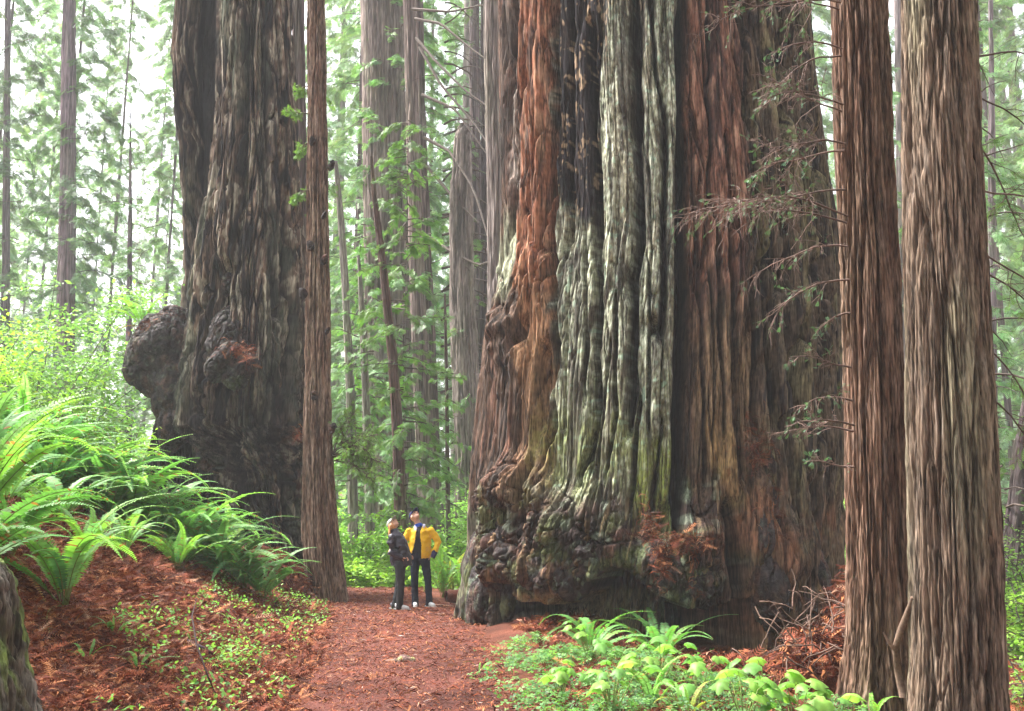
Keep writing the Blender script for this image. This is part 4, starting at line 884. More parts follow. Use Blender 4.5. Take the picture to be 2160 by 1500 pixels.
def carpet(name, label, cat, pts, n, sz, cols, seed, hh=(.02, .12), tmpl=OX, tilt=.35, sparse=None):
    rs = np.random.RandomState(seed); mb = MB(); pts = np.array(pts, float)
    # polygon sample in ground plan
    lo, hi = pts.min(0), pts.max(0); x = rs.uniform(lo[0], hi[0], n * 3); y = rs.uniform(lo[1], hi[1], n * 3)
    ins = np.zeros(len(x), bool); j = len(pts) - 1
    for i in range(len(pts)):
        xi, yi = pts[i]; xj, yj = pts[j]; c = ((yi > y) != (yj > y)) & (x < (xj - xi) * (y - yi) / (yj - yi + 1e-9) + xi); ins ^= c; j = i
    x, y = x[ins], y[ins]
    k = rs.uniform(0, 1, len(x)) < sstep(-.15, .35, perlin(x * 1.6, y * 1.6, 0, seed) + (0 if sparse is None else sparse)); x, y = x[k][:n], y[k][:n]; m_ = len(x)
    k = (x - path_c(y)) / path_w(y) - 1.02; k = (k < 0) & (k > -2.04) if False else np.abs((x - path_c(y)) / path_w(y)) > 1.0 + .28 * perlin(x * 1.7, y * 1.7, 0, seed + 5) + .15 * rs.normal(0, 1, m_)
    x, y = x[k], y[k]; m_ = len(x)
    h = rs.uniform(hh[0], hh[1], m_) * (1 + .8 * np.clip(perlin(x * 2.5, y * 2.5, 0, seed + 1), 0, 1))
    M_ = rotm(rs.uniform(0, 6.28, m_), rs.normal(0, tilt, m_), rs.normal(0, tilt, m_), rs.uniform(sz[0], sz[1], m_))
    cc = np.array(cols)[rs.randint(len(cols), size=m_)] * rs.uniform(.75, 1.3, (m_, 1))
    mb.scatter(tmpl[0], tmpl[1], M_, np.stack([x, y, G(x, y) + h], 1), cc)
    o = obj(name, mb.mesh(name, [M_LEAF], False)); return tag(o, label, cat, None, 'stuff')
gxy = lambda l: [(hit(a, b).x, hit(a, b).y) for a, b in l]
carpet('oxalis_carpet', 'low carpet of clover shaped leaves right of the path', 'ground cover', gxy([(960, 1385), (1130, 1350), (1230, 1385), (1500, 1400), (1700, 1420), (1900, 1440), (1990, 1600), (1060, 1600), (1010, 1490)]), 8500, (.020, .046), [(.17, .36, .10), (.11, .26, .08), (.23, .44, .13), (.14, .32, .12)], 31, (.02, .14), sparse=.15)
carpet('leafy_patch', 'pale green low leaves around the foot of the giant beside the path', 'ground cover', gxy([(1000, 1300), (1080, 1300), (1120, 1312), (1010, 1322)]), 60, (.04, .08), [(.12, .26, .15)], 32, (.02, .08), sparse=.5)
carpet('bank_seedlings', 'scattered small light green leaves growing on the red bank', 'ground cover', gxy([(380, 1300), (470, 1230), (640, 1260), (720, 1300), (640, 1380), (600, 1500), (430, 1560), (200, 1540), (280, 1400), (200, 1300)]), 4800, (.025, .065), [(.17, .35, .08), (.24, .42, .09), (.12, .28, .07)], 33, (.02, .2), LF, .5, sparse=.02)
carpet('verge_herbs', 'light green herbs on the slope below the slender left trunk', 'ground cover', gxy([(440, 1150), (560, 1170), (660, 1250), (740, 1275), (700, 1300), (560, 1250), (400, 1200)]), 1500, (.03, .06), [(.17, .33, .07), (.24, .38, .08)], 34, (.03, .22), LF, .5, sparse=-.05)

# big soft-leaved plants
def maple_leaf(seed, w_=1.0, col=(.26, .48, .07)):
    rs = np.random.RandomState(seed); out = []
    lob = [(-152, .5), (-118, .66), (-96, .50), (-64, .92), (-38, .52), (-18, .74), (0, 1.12), (18, .74), (38, .52), (64, .92), (96, .50), (118, .66), (152, .5), (180, .14)]
    V = [(0, 0, 0)]
    for r_, zz in ((.5, .05), (1.0, -.06)):
        for (a, l) in lob:
            l2 = (l * .8 + .2 * rs.uniform(.8, 1.1)) * r_ if r_ > .9 else .45 * l ** .4
            V.append((l2 * math.cos(R(a)), l2 * math.sin(R(a)), zz * (1 if r_ < .9 else 1 + 2.2 * abs(math.sin(R(a))) + rs.normal(0, .3)) - .22 * l2 * l2))
    n = len(lob); F4 = [[1 + i, 1 + n + i, 1 + n + (i + 1) % n, 1 + (i + 1) % n] for i in range(n)]; F3 = [[0, 1 + i, 1 + (i + 1) % n] for i in range(n)]
    V = np.array(V); C = np.array(col)[None] * rs.uniform(.92, 1.08, (len(V), 1))
    return np_mesh('leaf', V * .5 * w_, [np.array(F4), np.array(F3)], C.astype(np.float32), [M_LEAF], None, True)
ML = [maple_leaf(i, 1.0, [(.21, .42, .08), (.26, .46, .09), (.16, .36, .08)][i % 3]) for i in range(6)]
def bigleaf(label, p, h, n, seed, lsz=.24):
    rs = np.random.RandomState(seed); e = empty('broadleaf_plant', p); tag(e, label, 'plant', 'big leaf plants by the path')
    mb = MB(); tips = []
    for i in range(n):
        a = rs.uniform(0, 6.28); r_ = rs.uniform(.1, .42) * h / .5; hh = h * rs.uniform(.55, 1.1); t = np.array([r_ * math.cos(a), r_ * math.sin(a), hh]); mid = t * .55 + np.array([0, 0, hh * .25])
        q = np.array([[0, 0, 0], mid * .6, mid, t]); mb.tube(q, [.006, .005, .004, .0025], 4, (.16, .22, .06)); tips.append((t, a))
    obj('stem', mb.mesh('stem', [M_TWIG]), e)
    for (t, a) in tips: obj('leaf', ML[rs.randint(6)], e, loc=t, rot=Euler((rs.normal(0, .3), rs.uniform(.1, .6), a + rs.normal(0, .4)), 'XYZ'), scale=lsz * rs.uniform(.7, 1.3))
for i, (px, py, h, n, ls, lb) in enumerate([(1245, 1400, .42, 8, .2, 'broadleaf plant in front of the fern below the burls, left of the others'), (1185, 1490, .34, 10, .2, 'broadleaf plant nearest the path at the bottom'), (1395, 1450, .45, 11, .22, 'broadleaf plant in front of the dark hollow'), (1470, 1500, .42, 9, .22, 'broadleaf plant with drooping leaves right of the yellow fern'),
        (1290, 1520, .42, 10, .22, 'broadleaf plant between the path and the yellow fern'), (1570, 1540, .42, 9, .22, 'broadleaf plant at the bottom below the root column'), (1680, 1560, .4, 9, .22, 'broadleaf plant at the bottom edge left of the darker right trunk'), (1760, 1570, .35, 7, .22, 'broadleaf plant at the bottom edge in front of the darker right trunk'), (1960, 1560, .22, 4, .18, 'low broadleaf plant in front of the pale right trunk'), (1620, 1500, .4, 6, .22, 'broadleaf plant standing over the clover carpet near the root column')]):
    p = hit(px, py, 3); bigleaf(lb, p, h, n, 40 + i, ls)

# bare curved stem on the bank, log end, stone on the path
mbk = MB(); mbk.tube([hit(415, 1265) + Vector((0, 0, .02)), P(405, 1300, 9.6), P(415, 1360, 9.0), P(440, 1430, 8.2), hit(465, 1490)], [.004, .008, .009, .008, .005], 6, (.04, .02, .02))
mbk.tube([hit(395, 1365) + Vector((0, 0, .06)), hit(430, 1390) + Vector((0, 0, .1)), hit(455, 1395) + Vector((0, 0, .04))], [.014, .018, .012], 6, (.06, .04, .05))
tag(obj('bare_stem', mbk.mesh('bare_stem', [M_TWIG])), 'thin dark bare stem arching over the red bank', 'stem')
# broken log end right of the man
lp = P(965, 1262, 19.8); lp.z = .16
mbk = MB(); mbk.tube([lp + Vector((-.22, -.1, .02)), lp + Vector((.0, 0, .0)), lp + Vector((.5, .25, .03)), lp + Vector((1.0, .5, .05))], [.10, .14, .16, .17], 16, (.17, .06, .04)); mbk.tube([lp + Vector((-.20, -.09, .02)), lp + Vector((.0, 0, .0)), lp + Vector((.4, .2, .03))], [.075, .11, .12], 16, (.03, .015, .012), cap=True)
lo_ = obj('broken_log', mbk.mesh('broken_log', [M_TWIG])); tag(lo_, 'hollow reddish broken log end between the man and the giant redwood', 'log')
sp_ = hit(852, 1398)
st = blob('path_stone', None, [(sp_ + Vector((0, 0, .02)), (.11, .08, .055), (0, 0, 0)), (sp_ + Vector((.07, .0, .01)), (.06, .06, .05), (0, 0, 0)), (sp_ + Vector((-.12, .05, 0)), (.12, .05, .03), (0, 0, 0))], 55, M_BURL, lambda x, y, z, d: np.tile(np.array([[.17, .10, .085]]), (len(x), 1)) * (1 + .4 * perlin(x * 30, y * 30, z * 30, 3)[:, None]) + np.array([[.12, .2, .0]]) * sstep(0, .05, z - sp_.z - .02)[:, None] * sstep(-.1, .2, perlin(x * 12, y * 12, 0, 5))[:, None], .012, .015, sp_, .006)
st.location = sp_; tag(st, 'small mossy stone half buried in the red path', 'stone')
mbk = MB(); p = hit(930, 1280) ; mbk.tube([p + Vector((-.25, .1, .03)), p + Vector((0, 0, .03)), p + Vector((.25, -.15, .02))], [.012, .016, .01], 6, (.42, .24, .17)); tag(obj('fallen_stick', mbk.mesh('fallen_stick', [M_TWIG])), 'pale stick lying right of the man in yellow', 'stick')

# ------------------------------------------------------------------ foliage for background trees
def spray_T(n=7):
    V = []; F = []
    def q(a, b, w_):
        a = np.array(a, float); b = np.array(b, float); d = b - a; nn = np.array([-d[1], d[0], 0]); nn = nn / (np.linalg.norm(nn) + 1e-9) * w_
        w_ = w_ * .7; k = len(V); m_ = a * .45 + b * .55; V.extend([a, m_ - nn, b, m_ + nn]); F.append([k, k + 1, k + 2, k + 3])
    q((0, 0, 0), (1, 0, -.15), .03)
    for i in range(n):
        t = .08 + i * .85 / n; l = .42 * (1 - .6 * t)
        for s in (-1, 1): q((t, 0, -.15 * t * t), (t + l * .7, s * l, -.15 * t * t - .06), .038)
    return np.array(V, np.float32), np.array(F)
ST = spray_T()
def crown_mesh(seed, z0, z1, lmax, nb, nsp, ssz, col, limb_col=(.10, .075, .065), taper=True, up=.1, sag=.8, lmin=.35, ang=None, thin=1.0, r0=.02, rtrunk=0.0):
    """returns limb mesh and foliage mesh, origin on the trunk axis at ground"""
    rs = np.random.RandomState(seed); mw, ml = MB(), MB()
    B, D, SZ, CC = [], [], [], []
    for i in range(nb):
        z = z0 + (z1 - z0) * (i + rs.uniform(0, 1)) / nb
        a = rs.uniform(0, 6.283) if ang is None else rs.uniform(*ang)
        l = lmax * rs.uniform(lmin, 1) * (1 - .55 * ((z - z0) / (z1 - z0)) if taper else 1)
        c = branch_curve((rtrunk * math.cos(a), rtrunk * math.sin(a), z), (math.cos(a), math.sin(a), up + rs.normal(0, .15)), l, sag * rs.uniform(.5, 1.3), rs, 7, .10)
        mw.tube(c, np.linspace(r0 * (.6 + l / lmax), .006, len(c)), 3, np.array(limb_col) * rs.uniform(.7, 1.3))
        if rs.uniform() > thin: continue
        m_ = max(3, int(nsp * l / lmax)); dens = rs.uniform(.5, 1.2)
        for j in range(int(m_ * dens)):
            t = rs.uniform(.2, 1.0); q = t * 7; k = min(int(q), 6); p = c[k] + (c[k + 1] - c[k]) * (q - k); d = c[k + 1] - c[k]; d = d / np.linalg.norm(d)
            s = np.cross(d, [0, 0, 1]); v = d * .6 + s * rs.choice([-1, 1]) * rs.uniform(.3, 1.1) + np.array([0, 0, -rs.uniform(.0, .7)])
            B.append(p + rs.normal(0, .06, 3) * l * .5); D.append(v); SZ.append(ssz * rs.uniform(.55, 1.35)); CC.append(rs.uniform(.65, 1.35) * (.8 + .3 * perlin(p[0] * .7, p[1] * .7, p[2] * .7, seed)))
    D = np.array(D); yaw = np.arctan2(D[:, 1], D[:, 0]); pit = np.arctan2(-D[:, 2], np.hypot(D[:, 0], D[:, 1])); m_ = len(D)
    cc = np.array(col)[None] * np.array(CC)[:, None]; cc = cc * (1 + rs.normal(0, .08, (m_, 3)))
    ml.scatter(ST[0], ST[1], rotm(yaw, pit, rs.normal(0, .45, m_), np.array(SZ)), np.array(B), np.clip(cc, .01, .6))
    return mw.mesh('limbs', [M_TWIG]), ml.mesh('crown', [M_NEEDLE], False)

def far_trunk(name, parent, pts_z, seed, col=(.17, .125, .11), nth=60, amp=1.0, f=.6, ztop=None, nz=160):
    """pts_z: (z, x offset, radius) relative to parent"""
    a = np.array(pts_z, float); ax = lambda z: (np.interp(z, a[:, 0], a[:, 1]), np.zeros(np.shape(z))); rd = lambda z: np.interp(z, a[:, 0], a[:, 2])
    return trunk(name, parent, ax, rd, a[0, 0], a[-1, 0], nth, nz, fib_disp(seed, f, amp), fib_col(seed, ridge=col, furrow=tuple(.5 * c for c in col), green=.25), M_FAR)

def screen_tree(label, pts, Y, seed, col=(.19, .145, .13), amp=1.0, name='redwood_tree', group='redwood trunks in the misty middle distance', nth=80, f=.6, top=None):
    """trunk given by photo samples (py, px, half width), rebuilt at depth Y"""
    zz = [P(b, a, Y) for a, b, c in pts]; base = zz[-1].copy(); gz = float(G(base.x, Y)); 
    L_ = [(p.z, p.x, c * Y / F_PX) for p, (a, b, c) in zip(zz, pts)][::-1]
    x0 = L_[0][1]; L_ = [(z - gz, x - x0, r) for z, x, r in L_]
    if L_[0][0] > -.3: L_ = [(-.4, L_[0][1], L_[0][2] * 1.15)] + L_
    if top: L_.append((L_[-1][0] + top, L_[-1][1] + .2, L_[-1][2] * .6))
    e = empty(name, (x0, Y, gz)); tag(e, label, 'tree', group)
    far_trunk('trunk', e, L_, seed, col, nth=nth, amp=amp, f=f)
    return e

GRN = (.15, .27, .11)
# named middle-distance trees, from the photo
T1 = screen_tree('broad pale old redwood veiled in green sprays behind the couple', [(-200, 800, 46), (0, 806, 48), (300, 812, 48), (700, 820, 52), (1000, 822, 56), (1130, 822, 62)], 37, 701, (.24, .19, .17), 2.5, nth=160, f=.5, top=10)
T2 = screen_tree('straight slim trunk right of the broad pale redwood', [(-200, 860, 13), (0, 864, 14), (350, 873, 15), (700, 884, 17), (1000, 898, 19), (1140, 902, 22)], 34, 702, (.20, .15, .135), 1.2, top=10)
T3 = screen_tree('dark thin trunk just right of the slim straight trunk', [(-200, 878, 8), (0, 883, 9), (300, 892, 9), (600, 904, 10), (1000, 918, 13), (1130, 925, 15)], 35, 703, (.13, .095, .085), 1.0, top=10)
T4 = screen_tree('broken topped grey trunk left of the giant redwood', [(262, 978, 10), (300, 975, 20), (420, 972, 26), (600, 975, 26), (800, 982, 28), (1000, 990, 30), (1140, 992, 34)], 33, 704, (.22, .18, .16), 2.0, nth=120)
T5 = screen_tree('thin dark trunk in the gap beside the giant redwood', [(-200, 1022, 8), (200, 1022, 10), (500, 1026, 12), (800, 1018, 14), (1100, 1010, 18)], 36, 705, (.09, .07, .07), 1.0, top=10)
T6 = screen_tree('pale furrowed trunk close behind the left flank of the giant', [(-200, 1044, 26), (0, 1046, 26), (300, 1050, 27), (600, 1055, 28), (1100, 1060, 32)], 24, 706, (.30, .25, .23), 1.4, nth=120, f=.9, top=10)
T7 = screen_tree('young brown redwood with a bent stem in front of the broad pale one', [(330, 783, 3), (400, 788, 6), (500, 800, 8), (600, 812, 9), (750, 828, 11), (900, 838, 12), (1110, 846, 14)], 27, 707, (.16, .095, .085), .5, nth=40, f=1.5)
T8 = screen_tree('pale slender trunk right of the reddish left trunk', [(340, 708, 4), (450, 718, 7), (600, 728, 8), (800, 738, 9), (1090, 745, 11)], 30, 708, (.26, .23, .20), .5, nth=40, f=1.5)
T9 = screen_tree('pale slender trunk between the reddish trunk and the young redwood', [(540, 756, 3), (700, 766, 7), (900, 774, 8), (1100, 780, 10)], 29, 709, (.25, .22, .19), .5, nth=40, f=1.5)
T10 = screen_tree('dark trunk half hidden behind the old left tree', [(-200, 622, 14), (0, 628, 15), (400, 632, 16), (1000, 640, 20), (1150, 640, 22)], 27, 710, (.15, .11, .11), 1.2, top=10)
T11 = screen_tree('bluish hazy trunk at the upper left of the forest', [(-200, 147, 14), (0, 146, 14), (300, 144, 16), (600, 140, 18), (900, 136, 22)], 46, 711, (.19, .14, .16), 1.4, top=12)
T12 = screen_tree('very thin dark stem between the hazy trunk and the old left tree', [(225, 275, 1.5), (400, 275, 4), (700, 272, 6), (900, 271, 8)], 40, 712, (.12, .09, .11), .5, nth=30)
T13 = screen_tree('thin trunk at the upper left edge', [(-200, 18, 6), (200, 15, 7), (500, 13, 8), (900, 8, 10)], 50, 713, (.15, .12, .13), .7, nth=40, top=10)
T14 = screen_tree('dark leaning trunk at the right edge behind the pale trunk', [(-200, 2330, 8), (500, 2230, 16), (800, 2190, 22), (950, 2165, 26), (1200, 2148, 34), (1320, 2142, 40)], 19, 714, (.10, .075, .08), 1.4, nth=80)
T15 = screen_tree('thin hazy trunk just right of the pale right trunk', [(-200, 2088, 5), (300, 2092, 7), (700, 2094, 8), (1100, 2096, 10)], 34, 715, (.2, .16, .17), .7, nth=40, top=10)
T16 = screen_tree('hazy trunk in the gap between the two right trunks', [(-200, 1890, 9), (300, 1898, 9), (700, 1906, 10), (1100, 1912, 12)], 38, 716, (.22, .18, .18), .7, nth=40, top=10)
T17 = screen_tree('dark thin stem in the shrubs left of the giant', [(620, 938, 2.5), (800, 942, 4), (1150, 946, 6)], 28, 717, (.10, .07, .06), .4, nth=30)
T18 = screen_tree('stout dark trunk behind the man', [(500, 800, 20), (800, 790, 22), (1130, 784, 26)], 44, 718, (.10, .08, .085), 1.5, nth=80)
T19 = screen_tree('dark reddish trunk behind the broken topped one', [(-200, 1000, 10), (300, 1002, 12), (700, 1008, 13), (1140, 1012, 16)], 39, 719, (.12, .09, .09), 1.0, nth=60, top=10)
def dress(t, seed, z0, z1, lmax, nb, nsp, ssz, col=GRN, **k):
    a, b = crown_mesh(seed, z0, z1, lmax, nb, nsp, ssz, col, **k)
    obj('limbs', a, t); obj('crown', b, t)
dress(T1, 801, 1.5, 24, 3.4, 210, 100, .30, (.17, .32, .12), rtrunk=.6)
dress(T7, 802, 1.5, 13, 2.2, 100, 100, .19, (.17, .33, .08), up=.3)
dress(T2, 803, 2, 22, 2.6, 36, 24, .45, (.12, .24, .08), thin=.7)
dress(T4, 804, 3, 12, 2.4, 26, 20, .4, (.12, .22, .08), thin=.5)
dress(T5, 805, 1, 22, 3.5, 60, 22, .4, (.13, .26, .08), thin=.4, up=.5)
dress(T3, 806, 6, 22, 4.5, 34, 10, .35, (.15, .28, .08), thin=.35, up=.45, sag=1.3, ang=(-.8, .8), lmin=.6, r0=.045)
dress(T8, 807, 2, 11, 1.8, 50, 50, .22, (.15, .30, .08))
dress(T9, 808, 2, 9, 1.6, 40, 44, .22, (.13, .27, .08))
dress(T11, 809, 4, 28, 5, 110, 80, .42, (.12, .23, .09), limb_col=(.07, .06, .065))
dress(T12, 810, 3, 18, 3.5, 60, 26, .5, (.13, .25, .09), thin=.8)
dress(T13, 811, 3, 28, 5, 90, 80, .42, (.12, .23, .09))
dress(T14, 812, 1.5, 12, 3, 30, 24, .35, (.11, .22, .07), thin=.6)
dress(T15, 813, 1, 20, 3.4, 80, 34, .45, (.12, .25, .08))
dress(T16, 814, 1, 22, 3.0, 80, 36, .45, (.13, .25, .09))
dress(T10, 815, 2, 14, 1.4, 40, 50, .16, (.20, .38, .08))
dress(T17, 816, .6, 6, 1.2, 26, 18, .25, (.13, .26, .07))
dress(T18, 817, 1, 12, 3, 50, 24, .5, (.10, .2, .07))
# long bare limbs of pale right trunk and spray at the slender left trunk
mw, ml = MB(), MB(); rs = np.random.RandomState(91)
for (py, L_, dz) in [(150, 1.6, .3), (330, 1.4, -.5), (430, 1.6, -.2), (560, 1.5, -.45), (600, 1.7, -.3), (860, 1.5, -.5), (760, 1.2, -.6), (230, 1.5, -.4)]:
    p = P(2045 + py * .04, py - 30, 8.6)
    twiggy(mw, ml, p, (1, rs.uniform(.2, .9), dz), L_, .5, rs, .65, .011, 12, wood=(.12, .09, .075), leaf=(.14, .28, .06))
for m_ in (mw, ml): m_.V = [v - np.array(bB, np.float32) for v in m_.V]
b1 = obj('branch', mw.mesh('branch', [M_TWIG]), tB); obj('needles', ml.mesh('needles', [M_NEEDLE], False), b1)
mw, ml = MB(), MB()
for (px, py, dx_, dz, L_) in [(700, 965, 1, .35, 1.2), (702, 960, 1, .6, 1.0), (705, 972, 1, .05, 1.1), (700, 962, .6, 1.2, 1.0), (700, 955, 1, .9, .9), (655, 300, -1, .1, .5), (650, 240, -1, .2, .45), (652, 180, -1, .0, .4), (652, 400, -1, .0, .4)]:
    for q in range(2 if px > 690 else 1): twiggy(mw, ml, P(px, py, 20.5), (dx_, rs.uniform(-.6, .5), dz), L_, .8, rs, .0, .016, 26, wood=(.10, .07, .05), leaf=(.16, .30, .06), lsz=.095)
for m_ in (mw, ml): m_.V = [v - np.array(bC, np.float32) for v in m_.V]
b1 = obj('branch', mw.mesh('branch', [M_TWIG]), tC); obj('needles', ml.mesh('needles', [M_NEEDLE], False), b1)
# long arching bare limbs from the thin dark trunk across the gap
mw = MB()
for (pts) in [[(895, 290), (950, 320), (1000, 400), (1030, 500), (1045, 590)], [(875, 40), (930, 50), (990, 100), (1040, 135)], [(878, 80), (920, 130), (980, 190), (1050, 240)], [(885, 100), (930, 180), (1000, 260), (1040, 320)], [(905, 500), (950, 530), (1010, 560), (1050, 545)], [(870, 20), (950, 25), (1020, 10)], [(900, 350), (960, 420), (1010, 470)], [(890, 200), (960, 230), (1030, 330)]]:
    c = np.array([P(a, b, 33.5 - .6 * k) for k, (a, b) in enumerate(pts)]); t = np.linspace(0, len(c) - 1, 14); c = np.stack([np.interp(t, np.arange(len(c)), c[:, i]) for i in range(3)], 1)
    mw.tube(c, np.linspace(.065, .02, 14), 5, (.13, .105, .09))
mw.V = [v - np.array(T3.location, np.float32) for v in mw.V]; obj('dead_limbs', mw.mesh('dead_limbs', [M_TWIG]), T3)

# far redwoods: a few kinds, copied
kinds = []
for i in range(4):
    e = empty('redwood_tree', (0, 0, 0)); r_ = [.42, .16, .6, .11][i]
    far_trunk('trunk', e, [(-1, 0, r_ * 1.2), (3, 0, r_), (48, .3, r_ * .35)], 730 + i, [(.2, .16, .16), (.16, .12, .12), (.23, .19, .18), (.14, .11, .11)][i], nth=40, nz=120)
    a, b = crown_mesh(820 + i, [3, 2, 7, 1.0][i], 46, [5.5, 4.5, 6, 3.6][i], [190, 210, 170, 210][i], [90, 80, 90, 76][i], .46, [(.22, .36, .18), (.27, .42, .21), (.20, .34, .17), (.27, .43, .23)][i], sag=.9, taper=True)  # crown greens made paler to imitate thicker haze
    obj('limbs', a, e); obj('crown', b, e); kinds.append(e)
rs = np.random.RandomState(17); used = [False] * 4
FARPOS = [(-60, 60), (60, 72), (210, 66), (330, 58), (420, 80), (520, 60), (700, 70), (640, 52), (770, 60), (900, 56), (990, 52), (1120, 75), (960, 78), (1500, 60), (1750, 50), (1735, 66), (1900, 60), (2070, 55), (2130, 44), (2200, 60), (2260, 48), (30, 92), (180, 95), (300, 90), (860, 92), (1040, 90), (1730, 90), (1890, 88), (2100, 88), (700, 100), (560, 95), (2170, 74), (-150, 50), (100, 54), (740, 46), (2110, 66), (-20, 120), (90, 135), (330, 125), (400, 150), (480, 120), (600, 140), (760, 130), (820, 150), (900, 120), (960, 145), (1010, 125), (1060, 150), (1720, 130), (1900, 140), (2080, 120), (2150, 145), (20, 160), (730, 165), (270, 160)]
for i, (px, Y_) in enumerate(FARPOS):
    k = int(rs.choice([1, 3])) if px < 560 else int(rs.randint(4)); o = kinds[k] if not used[k] else copy_tree(kinds[k]); used[k] = True
    x_ = (px - 1080) / F_PX * Y_; o.location = (x_, Y_, float(G(x_, Y_))); o.rotation_euler = (0, 0, rs.uniform(0, 6.28)); s_ = rs.uniform(.85, 1.2); o.scale = (s_, s_, s_)
    side = 'far left' if px < 560 else ('centre gap' if px < 1200 else 'far right')
    tag(o, {'far left': 'tall faint redwood in the white haze on the far left', 'centre gap': 'tall faint redwood in the haze seen through the centre gap', 'far right': 'tall faint redwood in the haze behind the right trunks'}[side], 'tree', 'faint redwoods, ' + side)

for i, (x_, y_) in enumerate([(-9, -7), (-3.5, -12), (3, -8), (9, -5), (14, 3), (-15, -2), (-7, -20), (2, -22), (11, -16), (18, -9), (-18, -14), (24, 8), (-26, 4), (15, -28), (-14, -30), (0, -34), (19, 17), (-24, 16)]):  # out of view trees, added to cut frontal sky light and strengthen shading
    o = copy_tree(kinds[[0, 2, 0, 2, 0][i % 5]]); o.location = (x_, y_, float(G(x_, y_))); o.rotation_euler = (0, 0, i * 1.7); s_ = .8 + .1 * (i % 4); o.scale = (s_, s_, s_)
    tag(o, 'unseen redwood added behind and beside the viewpoint to block sky light', 'tree', 'added light blocking redwoods around the viewpoint')

# ------------------------------------------------------------------ shrubs and undergrowth
def shrub(label, p, h, w_, n, seed, col, lsz=.07, group=None, name='shrub', stems=7):
    rs = np.random.RandomState(seed); e = empty(name, p); tag(e, label, 'shrub', group)
    mw, ml = MB(), MB(); tips = []
    for i in range(stems):
        a = rs.uniform(0, 6.283); c = branch_curve((rs.normal(0, .1), rs.normal(0, .1), -.1), (math.cos(a) * .5 * w_ / h, math.sin(a) * .5 * w_ / h, 1), h * rs.uniform(.75, 1.1), .25, rs, 8, .14)
        mw.tube(c, np.linspace(.02, .006, 9), 4, np.array((.09, .07, .06)) * rs.uniform(.7, 1.4))
        for j in range(8):
            k = rs.randint(2, 9); a2 = rs.uniform(0, 6.283); cc = branch_curve(c[k - 1], (math.cos(a2), math.sin(a2), rs.uniform(-.1, .5)), w_ * rs.uniform(.25, .55), .5, rs, 4, .2); mw.tube(cc, np.linspace(.008, .003, 5), 3, (.1, .08, .06)); tips.append(cc)
    T_ = np.concatenate(tips); k = rs.randint(len(T_), size=n); off = T_[k] + rs.normal(0, 1, (n, 3)) * np.array([.16, .16, .06]) * w_ * .6
    off[:, 2] = np.maximum(off[:, 2], .02)
    M_ = rotm(rs.uniform(0, 6.28, n), rs.normal(.15, .35, n), rs.normal(0, .4, n), rs.uniform(.6, 1.4, n) * lsz)
    cc = np.array(col)[None] * rs.uniform(.7, 1.35, (n, 1)) * (1 + rs.normal(0, .06, (n, 3)))
    ml.scatter(LF[0], LF[1], M_, off, np.clip(cc, .01, .7))
    obj('stems', mw.mesh('stems', [M_TWIG]), e); obj('foliage', ml.mesh('foliage', [M_LEAF], False), e); return e
LIME = (.21, .38, .12); G3 = (.20, .36, .06)
def at(px, Y_): x_ = (px - 1080) / F_PX * Y_; return Vector((x_, Y_, float(G(x_, Y_, False))))
for i, (px, Y_, h, w_, n, col, lb) in enumerate([
    (40, 24, 5.2, 3.0, 5200, LIME, 'lime green leafy shrub at the left edge below the hazy trees'), (170, 25, 5.4, 2.8, 5600, LIME, 'tall lime green shrub in front of the bluish hazy trunk'), (310, 29, 4.4, 2.4, 3600, LIME, 'lime shrub just left of the old twin redwood'),
    (100, 21, 2.6, 2.4, 2400, G3, 'darker bushy shrub with thin dark stems above the ferns'), (205, 20, 1.8, 1.6, 1400, (.26, .42, .07), 'thin stemmed shrub left of the side burl'), (-60, 22, 4.4, 3.2, 4500, (.28, .44, .07), 'light green shrub cut off by the left edge'),
    (745, 27, 2.3, 1.8, 4200, (.20, .38, .06), 'bright green shrub left of the woman'), (700, 31, 2.4, 2.2, 3200, (.22, .40, .08), 'shrub behind the slender left trunk at path level'), (800, 31, 1.9, 2.0, 3400, (.19, .36, .08), 'shrub behind the couple'), (775, 26, 1.0, 1.6, 2600, (.26, .44, .07), 'low bright shrub at the bend of the path'),
    (950, 27, 2.3, 2.0, 3600, (.20, .36, .08), 'shrub between the man and the giant redwood'), (900, 33, 2.1, 2.6, 3400, (.18, .34, .08), 'shrub far behind the man in yellow'), (990, 31, 2.8, 2.2, 3200, (.19, .35, .08), 'shrub half hidden behind the giant redwood'), (850, 26, 1.0, 1.5, 2200, (.25, .42, .07), 'low shrub right behind the couple'),
    (2140, 13, 1.4, 1.4, 2400, (.22, .38, .06), 'green shrub at the lower right edge'), (2170, 17, 2.2, 2.0, 2600, (.16, .28, .07), 'dull green shrub behind the lower right edge'), (2120, 10.5, .7, .8, 900, (.2, .36, .06), 'small shrub right of the pale right trunk'),
    (470, 30, 3.0, 3.0, 2600, G3, 'shrub hidden behind the old left tree'), (1880, 24, 2.6, 1.6, 2200, (.16, .28, .07), 'shrub in the gap between the right trunks')]):
    lsz = .11 if Y_ > 17 else .06
    shrub(lb, at(px, Y_), h, w_, n, 1100 + i, col, lsz, 'shrubs around the clearing')
